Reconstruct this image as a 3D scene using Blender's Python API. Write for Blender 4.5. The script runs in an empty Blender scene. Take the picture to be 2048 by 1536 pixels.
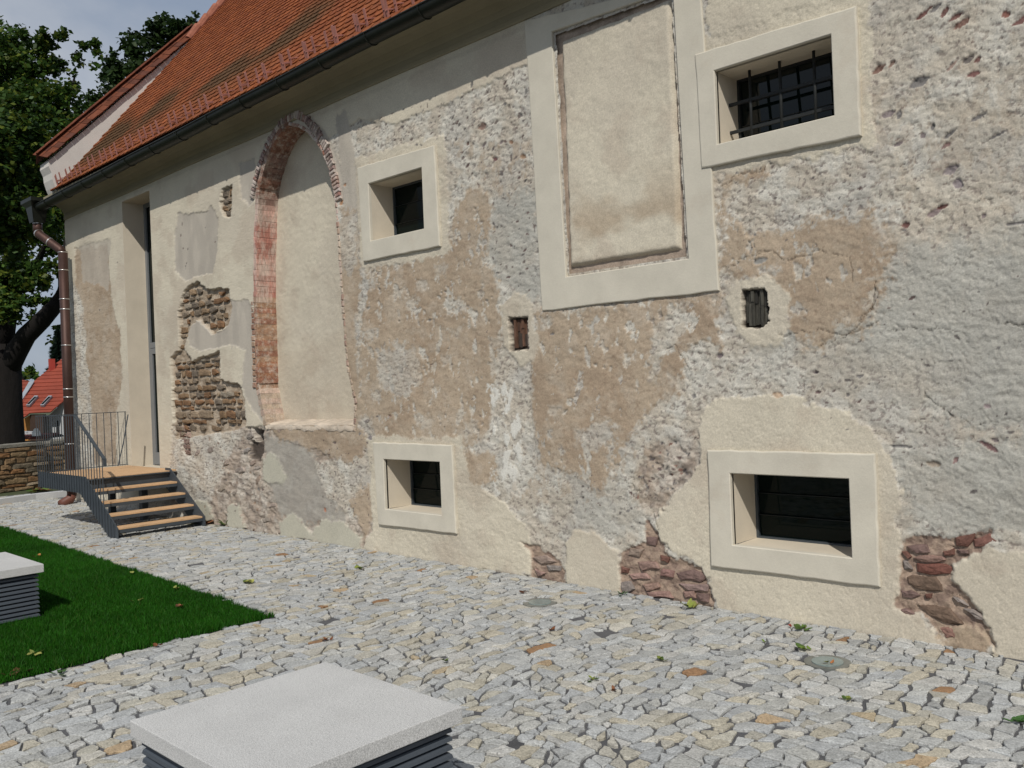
import bpy, bmesh, math, random
import numpy as np
from mathutils import Vector, Matrix

random.seed(7)
rng = np.random.default_rng(7)
S = bpy.context.scene
COL = S.collection

# ------------------------------------------------------------------ camera
F, PITCH, ROLL, YAW, CAMZ = 1766.2, 0.00117, -0.03977, -0.76592, 2.0
_f = np.array([math.sin(YAW), math.cos(YAW), 0.0]); _u = np.array([0, 0, 1.0]); _r = np.cross(_f, _u)
_f2 = _f * math.cos(PITCH) + _u * math.sin(PITCH); _u2 = np.cross(_r, _f2)
R3 = _r * math.cos(ROLL) + _u2 * math.sin(ROLL); U3 = -_r * math.sin(ROLL) + _u2 * math.cos(ROLL)
CP = np.array([0, 0, CAMZ])
cam_d = bpy.data.cameras.new("camera"); cam = bpy.data.objects.new("camera", cam_d); COL.objects.link(cam)
cam_d.sensor_width = 36; cam_d.lens = F / 2048 * 36; cam_d.clip_start = 0.05; cam_d.clip_end = 4000
M = Matrix(((R3[0], U3[0], -_f2[0], 0), (R3[1], U3[1], -_f2[1], 0), (R3[2], U3[2], -_f2[2], CAMZ), (0, 0, 0, 1)))
cam.matrix_world = M
S.camera = cam

# ------------------------------------------------------------------ light
SUN_TRAVEL = Vector((-0.90, 1.0, -1.31)).normalized()
sun_d = bpy.data.lights.new("sun", 'SUN'); sun_d.energy = 3.75; sun_d.angle = math.radians(0.53); sun_d.color = (1.0, 0.955, 0.88)
sun = bpy.data.objects.new("sun", sun_d); COL.objects.link(sun)
sun.rotation_euler = SUN_TRAVEL.to_track_quat('-Z', 'Y').to_euler(); sun.location = (20, -20, 30)
world = bpy.data.worlds.new("World"); S.world = world; world.use_nodes = True
nt = world.node_tree; nt.nodes.clear()
wo = nt.nodes.new("ShaderNodeOutputWorld")
sky = nt.nodes.new("ShaderNodeTexSky"); sky.sky_type = 'NISHITA'; sky.sun_disc = False
sky.sun_elevation = math.radians(44.2); sky.sun_rotation = math.radians(138)
b1 = nt.nodes.new("ShaderNodeBackground"); b1.inputs[1].default_value = 0.06
nt.links.new(sky.outputs[0], b1.inputs[0])
tc = nt.nodes.new("ShaderNodeTexCoord"); mp = nt.nodes.new("ShaderNodeMapping"); mp.inputs['Scale'].default_value = (1, 1, 1.9)
nt.links.new(tc.outputs['Generated'], mp.inputs[0])
n1 = nt.nodes.new("ShaderNodeTexNoise"); n1.inputs['Scale'].default_value = 2.6; n1.inputs['Detail'].default_value = 6; n1.inputs['Roughness'].default_value = 0.55; n1.inputs['Distortion'].default_value = 0.4
nt.links.new(mp.outputs[0], n1.inputs['Vector'])
cr = nt.nodes.new("ShaderNodeValToRGB"); cr.color_ramp.elements[0].position = 0.36; cr.color_ramp.elements[0].color = (0.33, 0.43, 0.60, 1)
cr.color_ramp.elements[1].position = 0.66; cr.color_ramp.elements[1].color = (0.74, 0.78, 0.85, 1)
nt.links.new(n1.outputs[0], cr.inputs[0])
b2 = nt.nodes.new("ShaderNodeBackground"); b2.inputs[1].default_value = 0.86
nt.links.new(cr.outputs[0], b2.inputs[0])
mx = nt.nodes.new("ShaderNodeMixShader"); mx.inputs[0].default_value = 0.8
nt.links.new(b1.outputs[0], mx.inputs[1]); nt.links.new(b2.outputs[0], mx.inputs[2]); nt.links.new(mx.outputs[0], wo.inputs[0])
S.view_settings.view_transform = 'Standard'; S.view_settings.look = 'None'; S.view_settings.gamma = 1
S.view_settings.use_curve_mapping = False; S.view_settings.exposure = -0.22

# ------------------------------------------------------------------ helpers
def ray(x, y): return _f2 * F + R3 * (x - 1024) - U3 * (y - 768)
def on_axis(x, y, a, v):
    d = ray(x, y); return CP + d * ((v - CP[a]) / d[a])
WY = 6.67
def W(x, y):
    p = on_axis(x, y, 1, WY); return (p[0], p[2])
def G(x, y, z=0.0): return on_axis(x, y, 2, z)
def AT(x, y, depth): return CP + ray(x, y) / F * depth
def project(P):
    d = np.asarray(P, float) - CP; z = d @ _f2
    return 1024 + F * (d @ R3) / z, 768 - F * (d @ U3) / z, z

WORLD = {}
def wpos(o): return WORLD.get(o.name, np.zeros(3)) if o else np.zeros(3)
def link(name, me, parent=None, loc=(0, 0, 0)):
    o = bpy.data.objects.new(name, me); COL.objects.link(o)
    loc = np.array(loc, float); WORLD[o.name] = loc
    if parent: o.parent = parent
    o.location = loc - wpos(parent)
    return o
def tag(o, label=None, cat=None, group=None, kind=None):
    if label: o["label"] = label
    if cat: o["category"] = cat
    if group: o["group"] = group
    if kind: o["kind"] = kind
    return o
def empty(name, loc, label, cat, group=None):
    o = link(name, None, None, loc); o.empty_display_size = 0.2
    return tag(o, label, cat, group)

class MB:
    def __init__(s): s.v = []; s.f = []; s.c = []
    def add(s, vs, fs, col=None):
        b = len(s.v); s.v.extend([tuple(map(float, v)) for v in vs]); s.f.extend([tuple(i + b for i in f) for f in fs])
        if col is not None:
            s.c.extend([tuple(col)] * len(vs))
        return s
    def box(s, lo, hi, col=None):
        x0, y0, z0 = lo; x1, y1, z1 = hi
        return s.add([(x0, y0, z0), (x1, y0, z0), (x1, y1, z0), (x0, y1, z0), (x0, y0, z1), (x1, y0, z1), (x1, y1, z1), (x0, y1, z1)],
                     [(0, 3, 2, 1), (4, 5, 6, 7), (0, 1, 5, 4), (1, 2, 6, 5), (2, 3, 7, 6), (3, 0, 4, 7)], col)
    def obox(s, c, ax, ay, az, col=None):
        c = np.array(c, float); ax, ay, az = map(lambda q: np.array(q, float), (ax, ay, az))
        P = [c + i * ax + j * ay + k * az for k in (-1, 1) for i, j in ((-1, -1), (1, -1), (1, 1), (-1, 1))]
        return s.add(P, [(0, 3, 2, 1), (4, 5, 6, 7), (0, 1, 5, 4), (1, 2, 6, 5), (2, 3, 7, 6), (3, 0, 4, 7)], col)
    def tube(s, pts, r, n=10, col=None, cap=True):
        pts = [np.array(p, float) for p in pts]; rs = r if isinstance(r, (list, tuple)) else [r] * len(pts)
        b = []; fs = []
        for i, p in enumerate(pts):
            t = pts[min(i + 1, len(pts) - 1)] - pts[max(i - 1, 0)]; t /= np.linalg.norm(t) + 1e-9
            a = np.array([0, 0, 1.0]) if abs(t[2]) < 0.9 else np.array([1.0, 0, 0])
            x = np.cross(t, a); x /= np.linalg.norm(x); y = np.cross(t, x)
            for k in range(n):
                q = 2 * math.pi * k / n; b.append(p + rs[i] * (x * math.cos(q) + y * math.sin(q)))
        for i in range(len(pts) - 1):
            for k in range(n):
                k2 = (k + 1) % n; fs.append((i * n + k, i * n + k2, (i + 1) * n + k2, (i + 1) * n + k))
        if cap:
            fs.append(tuple(range(n))); fs.append(tuple((len(pts) - 1) * n + k for k in range(n))[::-1])
        return s.add(b, fs, col)
    def prism(s, poly, n, d, col=None):          # poly: 3D points, extruded by d*n
        n = np.array(n, float) * d; k = len(poly); P = [np.array(p, float) for p in poly]
        return s.add(P + [p + n for p in P], [tuple(range(k)), tuple(range(2 * k - 1, k - 1, -1))] + [(i, i + k, (i + 1) % k + k, (i + 1) % k) for i in range(k)], col)
    def build(s, name, mat, parent=None, smooth=False, kind=None, label=None, fix=True, bevel=0, origin=None):
        V = np.array(s.v, float); c = (V.min(0) + V.max(0)) / 2 if origin is None else np.array(origin, float)
        me = bpy.data.meshes.new(name); me.from_pydata((V - c).tolist(), [], s.f); me.update()
        if s.c and len(s.c) == len(s.v):
            a = me.color_attributes.new("Col", 'FLOAT_COLOR', 'POINT')
            a.data.foreach_set("color", np.hstack([np.array(s.c, float), np.ones((len(s.c), 1))]).ravel())
        if fix or bevel:
            bm = bmesh.new(); bm.from_mesh(me)
            if fix: bmesh.ops.recalc_face_normals(bm, faces=bm.faces)
            if bevel: bmesh.ops.bevel(bm, geom=list(bm.edges), offset=bevel, segments=2, affect='EDGES', profile=0.6)
            bm.to_mesh(me); bm.free()
        if smooth: me.polygons.foreach_set("use_smooth", [True] * len(me.polygons))
        me.materials.append(mat)
        o = link(name, me, parent, c)
        return tag(o, label, kind=kind)

def big_mesh(name, V, Fq, cols, mat, parent=None, smooth=True, extra=None, kind=None):
    me = bpy.data.meshes.new(name)
    V = np.ascontiguousarray(V, dtype=np.float32); Fq = np.ascontiguousarray(Fq, dtype=np.int32)
    k = Fq.shape[1]
    me.vertices.add(len(V)); me.vertices.foreach_set("co", V.ravel())
    me.loops.add(Fq.size); me.loops.foreach_set("vertex_index", Fq.ravel())
    me.polygons.add(len(Fq)); me.polygons.foreach_set("loop_start", np.arange(0, Fq.size, k, dtype=np.int32))
    if smooth: me.polygons.foreach_set("use_smooth", np.ones(len(Fq), dtype=bool))
    me.update(calc_edges=True); me.validate()
    if cols is not None:
        a = me.color_attributes.new("Col", 'FLOAT_COLOR', 'POINT')
        a.data.foreach_set("color", np.hstack([cols, np.ones((len(cols), 1))]).astype(np.float32).ravel())
    if extra is not None:
        a = me.attributes.new("Rgh", 'FLOAT', 'POINT'); a.data.foreach_set("value", extra.astype(np.float32))
    me.materials.append(mat)
    o = link(name, me, parent, (0, 0, 0))
    return tag(o, kind=kind)

def mat(name, col=(.5, .5, .5), attr=False, rough=.85, var=.12, vs=3.0, fine=.08, fs=90.0, bump=.25, bs=70.0, bd=.006, metal=0.0, spec=.3, rgh=False, stretch=None, trans=0.0, speck=None, wash=None):
    m = bpy.data.materials.new(name); m.use_nodes = True; t = m.node_tree; N = t.nodes; L = t.links
    p = N["Principled BSDF"]; p.inputs['Roughness'].default_value = rough; p.inputs['Metallic'].default_value = metal
    p.inputs['Specular IOR Level'].default_value = spec
    tcn = N.new("ShaderNodeNewGeometry"); vec = tcn.outputs['Position']
    if stretch:
        mpn = N.new("ShaderNodeMapping"); mpn.inputs['Scale'].default_value = stretch; L.new(vec, mpn.inputs[0]); vec = mpn.outputs[0]
    if attr:
        a = N.new("ShaderNodeAttribute"); a.attribute_name = "Col"; base = a.outputs['Color']
    else:
        a = N.new("ShaderNodeRGB"); a.outputs[0].default_value = (*col, 1); base = a.outputs[0]
    def noise(sc, det=4, r=.6):
        n = N.new("ShaderNodeTexNoise"); n.inputs['Scale'].default_value = sc; n.inputs['Detail'].default_value = det; n.inputs['Roughness'].default_value = r
        L.new(vec, n.inputs['Vector']); return n.outputs[0]
    def mulby(base, src, amt):
        mr = N.new("ShaderNodeMapRange"); mr.inputs[1].default_value = .3; mr.inputs[2].default_value = .7
        mr.inputs[3].default_value = 1 - amt; mr.inputs[4].default_value = 1 + amt; L.new(src, mr.inputs[0])
        vm = N.new("ShaderNodeVectorMath"); vm.operation = 'SCALE'; L.new(base, vm.inputs[0]); L.new(mr.outputs[0], vm.inputs[3]); return vm.outputs[0]
    if wash:
        wr = N.new("ShaderNodeMapRange"); wr.inputs[1].default_value = wash[1]; wr.inputs[2].default_value = wash[1] + .16; wr.inputs[4].default_value = wash[3]; L.new(noise(wash[0], 6, .7), wr.inputs[0])
        wm = N.new("ShaderNodeMix"); wm.data_type = 'RGBA'; L.new(wr.outputs[0], wm.inputs[0]); L.new(base, wm.inputs[6]); wm.inputs[7].default_value = (*wash[2], 1); base = wm.outputs[2]
    if var: base = mulby(base, noise(vs), var)
    if fine: base = mulby(base, noise(fs, 3, .7), fine)
    if speck:
        sc, thr, k = speck
        n = noise(sc, 2, .5); cmp_ = N.new("ShaderNodeMapRange"); cmp_.inputs[1].default_value = thr; cmp_.inputs[2].default_value = thr + .04; cmp_.inputs[3].default_value = 1; cmp_.inputs[4].default_value = k
        L.new(n, cmp_.inputs[0]); vm = N.new("ShaderNodeVectorMath"); vm.operation = 'SCALE'; L.new(base, vm.inputs[0]); L.new(cmp_.outputs[0], vm.inputs[3]); base = vm.outputs[0]
    L.new(base, p.inputs['Base Color'])
    if bump:
        bn = N.new("ShaderNodeBump"); bn.inputs['Distance'].default_value = bd; bn.inputs['Strength'].default_value = bump
        L.new(noise(bs, 5, .65), bn.inputs['Height'])
        if rgh:
            ra = N.new("ShaderNodeAttribute"); ra.attribute_name = "Rgh"; L.new(ra.outputs['Fac'], bn.inputs['Strength'])
        L.new(bn.outputs[0], p.inputs['Normal'])
    if trans:
        tr = N.new("ShaderNodeBsdfTranslucent"); L.new(base, tr.inputs[0]); ms = N.new("ShaderNodeMixShader"); ms.inputs[0].default_value = trans
        o = N["Material Output"]; L.new(p.outputs[0], ms.inputs[1]); L.new(tr.outputs[0], ms.inputs[2]); L.new(ms.outputs[0], o.inputs[0])
    return m

M_wall = mat("aged_plaster", attr=True, var=.07, vs=1.3, fine=.16, fs=70, bs=120, bd=.007, rgh=True, spec=.15)
M_smooth = mat("smooth_lime_render", (.585, .545, .455), var=.07, vs=3.5, fine=.06, fs=150, bump=.35, bs=45, bd=.005, spec=.15, wash=(2.2, .56, (.50, .43, .34), .45))
M_reveal = mat("cream_reveal_render", (.60, .535, .43), var=.06, vs=3, fine=.05, fs=120, bump=.2, bs=110, bd=.003, spec=.15)
M_stone = mat("rubble_stone", attr=True, var=.3, vs=14, fine=.2, fs=60, bump=.7, bs=28, bd=.014, spec=.25)
M_brickw = mat("limewashed_brick", attr=True, var=.22, vs=5, fine=.3, fs=45, bump=.5, bs=40, bd=.006, spec=.15, stretch=(1, 1, .35), wash=(9, .42, (.56, .46, .39), .75))
M_brick = mat("weathered_brick", attr=True, var=.28, vs=12, fine=.25, fs=60, bump=.8, bs=35, bd=.012, spec=.15, wash=(14, .48, (.50, .43, .36), .7))
M_pave = mat("granite_sett", attr=True, var=.16, vs=12, fine=.34, fs=85, bump=.8, bs=60, bd=.007, spec=.2, speck=(60, .63, .6))
M_gravel = mat("dark_grit", (.105, .105, .11), var=.25, vs=5, fine=.65, fs=260, bump=1.0, bs=220, bd=.006)
M_slab = mat("speckled_granite", (.50, .495, .48), var=.06, vs=3, fine=.42, fs=190, bump=.35, bs=150, bd=.003, spec=.3, speck=(120, .64, .72), wash=(5, .60, (.40, .38, .33), .5))
M_louvre = mat("anthracite_powder_coat", (.055, .066, .08), rough=.42, var=.08, fine=.03, bump=.05, spec=.5)
M_steel = mat("grey_painted_steel", (.050, .060, .070), rough=.5, var=.12, vs=6, fine=.04, bump=.08, spec=.45)
M_doorf = mat("grey_aluminium_frame", (.17, .18, .19), rough=.45, var=.05, bump=.03, spec=.5)
M_black = mat("dark_interior", (.012, .013, .014), rough=.7, var=.1, bump=0)
M_core = mat("black_core", (.015, .016, .018), rough=.8, bump=0)
M_glass = mat("dark_window_glass", (.004, .008, .007), rough=.03, var=0, fine=0, bump=0, spec=.10)
M_glass2 = mat("sky_reflecting_glass", (.004, .008, .007), rough=.03, var=0, fine=0, bump=0, spec=.35)
M_iron = mat("black_iron", (.02, .022, .022), rough=.6, var=.2, vs=20, bump=.3)
M_gutter = mat("dark_patinated_gutter", (.013, .015, .011), rough=.42, var=.35, vs=4, fine=.1, bump=.12, bs=25, metal=.1, spec=.3)
M_copper = mat("browned_copper", (.075, .040, .032), rough=.55, var=.3, vs=5, fine=.08, bump=.1, bs=20, metal=.55, spec=.5, stretch=(1, 1, .35))
M_band = mat("solder_band", (.62, .60, .58), rough=.3, metal=.8, bump=0)
M_wood = mat("larch_decking", (.56, .36, .20), rough=.7, var=.16, vs=5, fine=.12, fs=60, bump=.2, bs=40, bd=.002, stretch=(8, 1, 1))
M_tile = mat("clay_beaver_tail_tile", attr=True, var=.2, vs=7, fine=.2, fs=50, bump=.3, bs=50, bd=.004, spec=.08)
M_guard = mat("mauve_snow_guard", (.34, .145, .115), rough=.6, var=.2, vs=10, bump=.1)
M_oldwood = mat("weathered_beam_end", attr=True, var=.35, vs=16, fine=.25, fs=50, bump=.8, bs=30, bd=.012, stretch=(2.5, 1, .5))
M_bark = mat("shade_darkened_bark", (.010, .008, .007), rough=.95, var=.3, vs=5, bump=.8, bs=12, bd=.03, stretch=(1, 1, .3))  # near black because the crown's shade is put into the bark colour
M_leaf = mat("broad_leaf", attr=True, rough=.5, var=.25, vs=.6, fine=.15, fs=6, bump=0, trans=.32, spec=.18)
M_grass = mat("grass_blade", attr=True, rough=.55, var=.25, vs=.9, fine=.1, fs=12, bump=0, trans=.15, spec=.12)
M_soil = mat("lawn_soil", (.005, .018, .003), var=.3, vs=6, fine=.4, fs=60, bump=.6, bs=60, bd=.02)
M_field = mat("far_ground", (.07, .085, .04), var=.3, vs=.3, fine=.2, fs=8, bump=.2, bs=10)
M_hroof = mat("red_concrete_tile", attr=True, var=.12, vs=1.5, fine=.1, fs=10, bump=.15, bs=12, bd=.02)
M_white = mat("white_house_render", (.42, .43, .44), var=.08, vs=1, bump=.1)  # greyer than plain white: the gable's shade is put into the colour
M_zinc = mat("zinc_flashing", (.34, .37, .40), rough=.45, metal=.3, var=.1, bump=.05)
M_ochre = mat("ochre_render", (.36, .17, .05), var=.1, bump=.1)
M_curb = mat("pale_granite_kerb", (.50, .50, .49), var=.06, fine=.2, fs=200, bump=.2, bs=120, bd=.003)
M_lightm = mat("brushed_steel_ring", (.28, .29, .27), rough=.4, metal=.6, var=.15, vs=14, bump=.1)
M_lens = mat("frosted_lens", (.20, .25, .24), rough=.15, var=.15, vs=20, bump=.05, spec=.6)
M_fleaf = mat("fallen_leaf", attr=True, rough=.7, var=.3, vs=25, fine=.1, bump=.1, trans=.15)

# ------------------------------------------------------------------ numpy noise
_T = np.random.default_rng(11).random((8, 256, 256))
def vn(x, y, sd=0):
    T = _T[sd % 8]; xi = np.floor(x).astype(int); yi = np.floor(y).astype(int); fx = x - xi; fy = y - yi
    fx = fx * fx * fx * (fx * (fx * 6 - 15) + 10); fy = fy * fy * fy * (fy * (fy * 6 - 15) + 10)
    xi += sd * 37; yi += sd * 91
    a = T[xi & 255, yi & 255]; b = T[(xi + 1) & 255, yi & 255]; c = T[xi & 255, (yi + 1) & 255]; d = T[(xi + 1) & 255, (yi + 1) & 255]
    return (a + (b - a) * fx) * (1 - fy) + (c + (d - c) * fx) * fy
def fbm(x, y, s, o=4, sd=0, g=.5):
    r = 0; a = 1; t = 0; x, y = (x * .83 - y * .557) / s, (x * .557 + y * .83) / s
    for k in range(o):
        r = r + a * vn(x, y, sd + k); t += a; a *= g; x, y = (x * .8 - y * .6) * 2.03 + 5.7, (x * .6 + y * .8) * 2.03 + 9.1
    return .5 + (r / t - .5) * 1.12
def sstep(a, b, x):
    t = np.clip((x - a) / (b - a), 0, 1); return t * t * (3 - 2 * t)
def mixc(a, b, m): return a + (b - a) * m[..., None]

def surf(kind, u, v):
    """height (m, + towards viewer), roughness for fine bump, colour for one kind of wall finish"""
    A = lambda *c: np.array(c)
    big = fbm(u, v, .9, 3, 1); med = fbm(u, v, .16, 4, 2); sm = fbm(u, v, .045, 3, 3)
    one = np.ones_like(u)
    if kind in ('cream', 'castcream'):
        h = (big - .5) * .010 + (med - .5) * .006 + (sm - .5) * (.0035 if kind == 'cream' else .008)
        pit = sstep(.72, .80, fbm(u, v * 1.6, .022, 2, 5)); h = h - pit * .003
        c = mixc(A(.60, .545, .435), A(.55, .495, .40), sstep(.35, .75, big)); c = mixc(c, A(.48, .41, .325), sstep(.50, .75, fbm(u, v, .45, 5, 6, .6)) * .55)
        return h, one * (.30 if kind == 'cream' else .7), c
    if kind == 'lime':
        h = (big - .5) * .006 + (med - .5) * .004
        return h + .004, one * .2, mixc(A(.50, .475, .385), A(.45, .43, .35), med)
    if kind == 'violet':
        h = (big - .5) * .004 + (med - .5) * .003
        return h - .004, one * .25, mixc(A(.475, .43, .365), A(.42, .38, .325), sstep(.3, .7, fbm(u * 2, v * .6, .3, 3, 4)))
    if kind == 'brown':
        wx = u + .05 * fbm(u, v, .2, 2, 6); t = fbm(wx, v * 1.5, .11, 4, 4)
        h = (big - .5) * .014 + (t - .5) * .012 + (sm - .5) * .004
        pit = sstep(.70, .78, fbm(u, v, .018, 2, 7)); h = h - pit * .003
        c = mixc(A(.43, .345, .255), A(.37, .285, .205), sstep(.3, .7, fbm(u, v, .6, 4, 0, .6)))
        c = mixc(c, A(.46, .385, .30), sstep(.48, .70, fbm(u, v, .22, 5, 5, .62)) * .7)
        c = mixc(c, A(.24, .17, .12), sstep(.70, .8, fbm(u, v, .03, 2, 3)) * .35)
        return h, one * .55, c
    if kind in ('rough', 'rubble', 'greyrough', 'mortar', 'pinkmortar'):
        k = dict(rough=1.0, rubble=1.25, greyrough=.95, mortar=1.2, pinkmortar=1.4)[kind]
        wx = u + .07 * (fbm(u, v, .15, 3, 4) - .5); wy = v + .05 * (fbm(u, v, .15, 3, 5) - .5)
        n = fbm(wx * .6 - wy * .15, wy * 1.35 + wx * .3, .085, 5, 6, .58)
        t = n * 11; fl = np.floor(t); fr = t - fl; ter = (fl + sstep(.0, .3, fr)) / 11
        h = (big - .5) * .012 + (ter - .5) * .019 * k + (sm - .5) * .010 * k
        ck2 = (1 - sstep(.0, .020, np.abs(fbm(wx * .7, wy * 1.5 + wx * .3, .060, 3, 1) - .5))) * sstep(.40, .52, fbm(u, v, .12, 3, 6)); h = h - ck2 * .006 * k
        ck3 = (1 - sstep(.0, .030, np.abs(fbm(wx * .8, wy * 1.3, .030, 2, 4) - .5))) * sstep(.45, .60, fbm(u, v, .2, 3, 1)); h = h - ck3 * .003 * k
        crk = np.abs(fbm(wx, wy * 1.3, .13, 4, 7) - .5); cr_ = (1 - sstep(.0, .010, crk)) * sstep(.45, .65, fbm(u, v, .4, 2, 2))
        h = h - cr_ * .006
        wt = sstep(.4, .66, fbm(u, v, .20, 4, 3)); 
        c = mixc(A(.52, .465, .385), A(.61, .58, .51), wt)
        c = mixc(c, A(.46, .435, .39), sstep(.52, .70, fbm(u, v, .45, 4, 7)) * .6)
        c = mixc(c, A(.58, .54, .46), sstep(.58, .72, fbm(u, v, .06, 3, 1)) * .6)
        fk = sstep(.665, .72, fbm(wx * .8, wy * 1.2, .026, 3, 2)); c = mixc(c, A(.20, .165, .15), fk * .65); h = h - fk * .004
        c = mixc(c, A(.22, .19, .17), cr_ * .5); c = mixc(c, A(.22, .185, .16), ck2 * .5); c = mixc(c, A(.26, .22, .19), ck3 * .35)
        if kind == 'greyrough': c = mixc(c, A(.43, .42, .375), np.clip(.5 + (big - .5) * 1.5, 0, .8)); h = h * .9
        if kind == 'rubble':
            c = mixc(c, A(.43, .35, .285), .45 * one); c = mixc(c, A(.36, .285, .225), sstep(.42, .62, fbm(u, v, .17, 4, 0)) * .7); c = mixc(c, A(.24, .20, .17), sstep(.56, .7, fbm(u, v, .08, 3, 4)) * .7)
            h = h + (fbm(u, v * 1.6, .13, 3, 1) - .5) * .032
        if kind == 'mortar': c = mixc(A(.46, .38, .29), A(.33, .26, .19), sstep(.4, .65, fbm(u, v, .1, 4, 1))); 
        if kind == 'pinkmortar': c = mixc(A(.40, .30, .23), A(.27, .195, .155), sstep(.42, .66, fbm(u, v * 1.6, .09, 4, 1)))
        return h, one * .95, c
    if kind == 'hole':
        return -.10 + (med - .5) * .04, one, mixc(A(.08, .065, .055), A(.14, .11, .09), med)
    if kind == 'white':
        return .003 + (med - .5) * .003, one * .3, A(.66, .64, .58) * np.ones(u.shape + (1,))
    if kind == 'grey':
        return (big - .5) * .01 + (med - .5) * .007 - .002, one * .6, mixc(A(.40, .38, .335), A(.33, .31, .275), med)

def poly_sd(U, V, P):
    """signed distance, positive inside"""
    P = np.array(P, float); n = len(P); d = np.full(U.shape, 1e9); ins = np.zeros(U.shape, bool)
    for i in range(n):
        a = P[i]; b = P[(i + 1) % n]; e = b - a; L2 = e @ e + 1e-12
        t = np.clip(((U - a[0]) * e[0] + (V - a[1]) * e[1]) / L2, 0, 1)
        d = np.minimum(d, (U - a[0] - t * e[0]) ** 2 + (V - a[1] - t * e[1]) ** 2)
        if a[1] != b[1]:
            c = ((a[1] > V) != (b[1] > V)) & (U < (b[0] - a[0]) * (V - a[1]) / (b[1] - a[1]) + a[0]); ins ^= c
    d = np.sqrt(d); return np.where(ins, d, -d)

# ------------------------------------------------------------------ openings in the wall (u, z)
WIN = [  # outer surround corners TL TR BR BL ; inner corners TL TR BR BL
    dict(k='ur', o=[W(1394, 110), W(1716, 14), W(1725, 273), W(1407, 338)], i=[(-3.865, 4.585), (-2.85, 4.585), (-2.85, 3.965), (-3.865, 3.965)], bars=True,
         label="barred window with iron grille high in the wall"),
    dict(k='ul', o=[W(719, 336), W(873, 291), W(884, 493), W(731, 524)], i=[(-8.68, 4.53), (-7.68, 4.53), (-7.68, 3.83), (-8.68, 3.83)], bars=False,
         label="small upper window beside the pointed arch"),
    dict(k='ll', o=[W(750, 884), W(908.6, 889.7), W(917, 1067), W(761, 1048.5)], i=[(-8.60, 1.16), (-7.57, 1.16), (-7.57, .555), (-8.60, .555)], bars=False,
         label="small cellar window below the upper one"),
    dict(k='lr', o=[W(1418.7, 899), W(1754, 907), W(1763.5, 1173), W(1426, 1131)], i=[(-3.87, 1.18), (-2.85, 1.18), (-2.85, .575), (-3.87, .575)], bars=False,
         label="large cellar window at the right"),
]
DOOR = (-15.93, .80, -14.80, 5.56)
ARCH = [W(*q) for q in [(578, 249), (563, 264), (552, 279.5), (538, 310), (525, 352), (518.6, 386), (516, 437), (514, 520), (514, 600), (516.6, 678), (519.5, 776), (534, 850), (620, 852), (708, 850), (710, 800), (695.3, 740.6), (690.4, 688), (684.6, 600), (679, 520), (675, 454), (671, 395), (666, 369), (657, 332), (644, 301), (632, 283), (618, 266), (600, 254)]]
ZTOP = 5.80

# ------------------------------------------------------------------ building
B = empty("historic_building", (-9, 9, 0), "old rendered building with patchy plaster wall and steep red tiled roof", "building")

us = [-18.72]
while us[-1] < -1.25:
    zc = 4.81 - .693 * us[-1]; us.append(us[-1] + .92 / (883 * 6.67 / zc ** 2))
us += list(np.linspace(-1.2, 2.5, 90))
us = np.array(us); vs_ = np.arange(-.06, ZTOP + .01, .0098)
for q in (DOOR[0], DOOR[2]): us[np.argmin(abs(us - q))] = q
for q in (DOOR[1], DOOR[3]): vs_[np.argmin(abs(vs_ - q))] = q
U, V = np.meshgrid(us, vs_)
Hh, Rr, Cc = surf('rough', U, V)

def zone(kind, px, h=0.0, warp=.05, ws=.12, soft=.012, uv=False, seed=0, alpha=1.0, thr=None, fade=None):
    global Hh, Rr, Cc
    P = np.array(px if uv else [W(*q) for q in px])
    mg = .25
    j0, j1 = np.searchsorted(us, [P[:, 0].min() - mg, P[:, 0].max() + mg]); i0, i1 = np.searchsorted(vs_, [P[:, 1].min() - mg, P[:, 1].max() + mg])
    if j1 <= j0 or i1 <= i0: return
    sl = (slice(i0, i1), slice(j0, j1)); u = U[sl]; v = V[sl]
    uw = u + warp * 2 * (fbm(u, v, ws, 4, 3 + seed, .6) - .5) + warp * 1.2 * (fbm(u, v, ws * 4, 2, 4 + seed) - .5); vw = v + warp * 2 * (fbm(u, v, ws, 4, 5 + seed, .6) - .5)
    uw += .028 * (fbm(u, v, .035, 3, 1 + seed, .6) - .5); vw += .028 * (fbm(u, v, .035, 3, 2 + seed, .6) - .5)
    sd_ = poly_sd(uw, vw, P); m = sstep(-soft, soft, sd_) * alpha
    fade = fade if fade is not None else dict(cream=.022, castcream=.035, brown=.075, rough=.06, greyrough=.12, rubble=.07, grey=.10, violet=.03).get(kind, .012)
    mc = sstep(-.5, .5, sd_ / fade + (fbm(u, v, .05, 4, 6, .62) - .5) * 2.2) * alpha
    if thr: tq = fbm(u * 1.3, v * .8, .11, 5, 3 + seed, .6); m = m * sstep(thr, thr + .03, tq); mc = mc * sstep(thr - .015, thr + .035, tq)
    if not m.any(): return
    hz, rz, cz = surf(kind, u, v)
    Hh[sl] = Hh[sl] * (1 - m) + (hz + h) * m; Rr[sl] = Rr[sl] * (1 - m) + rz * m; Cc[sl] = mixc(Cc[sl], cz, mc)

rs0 = random.Random(31)
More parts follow.
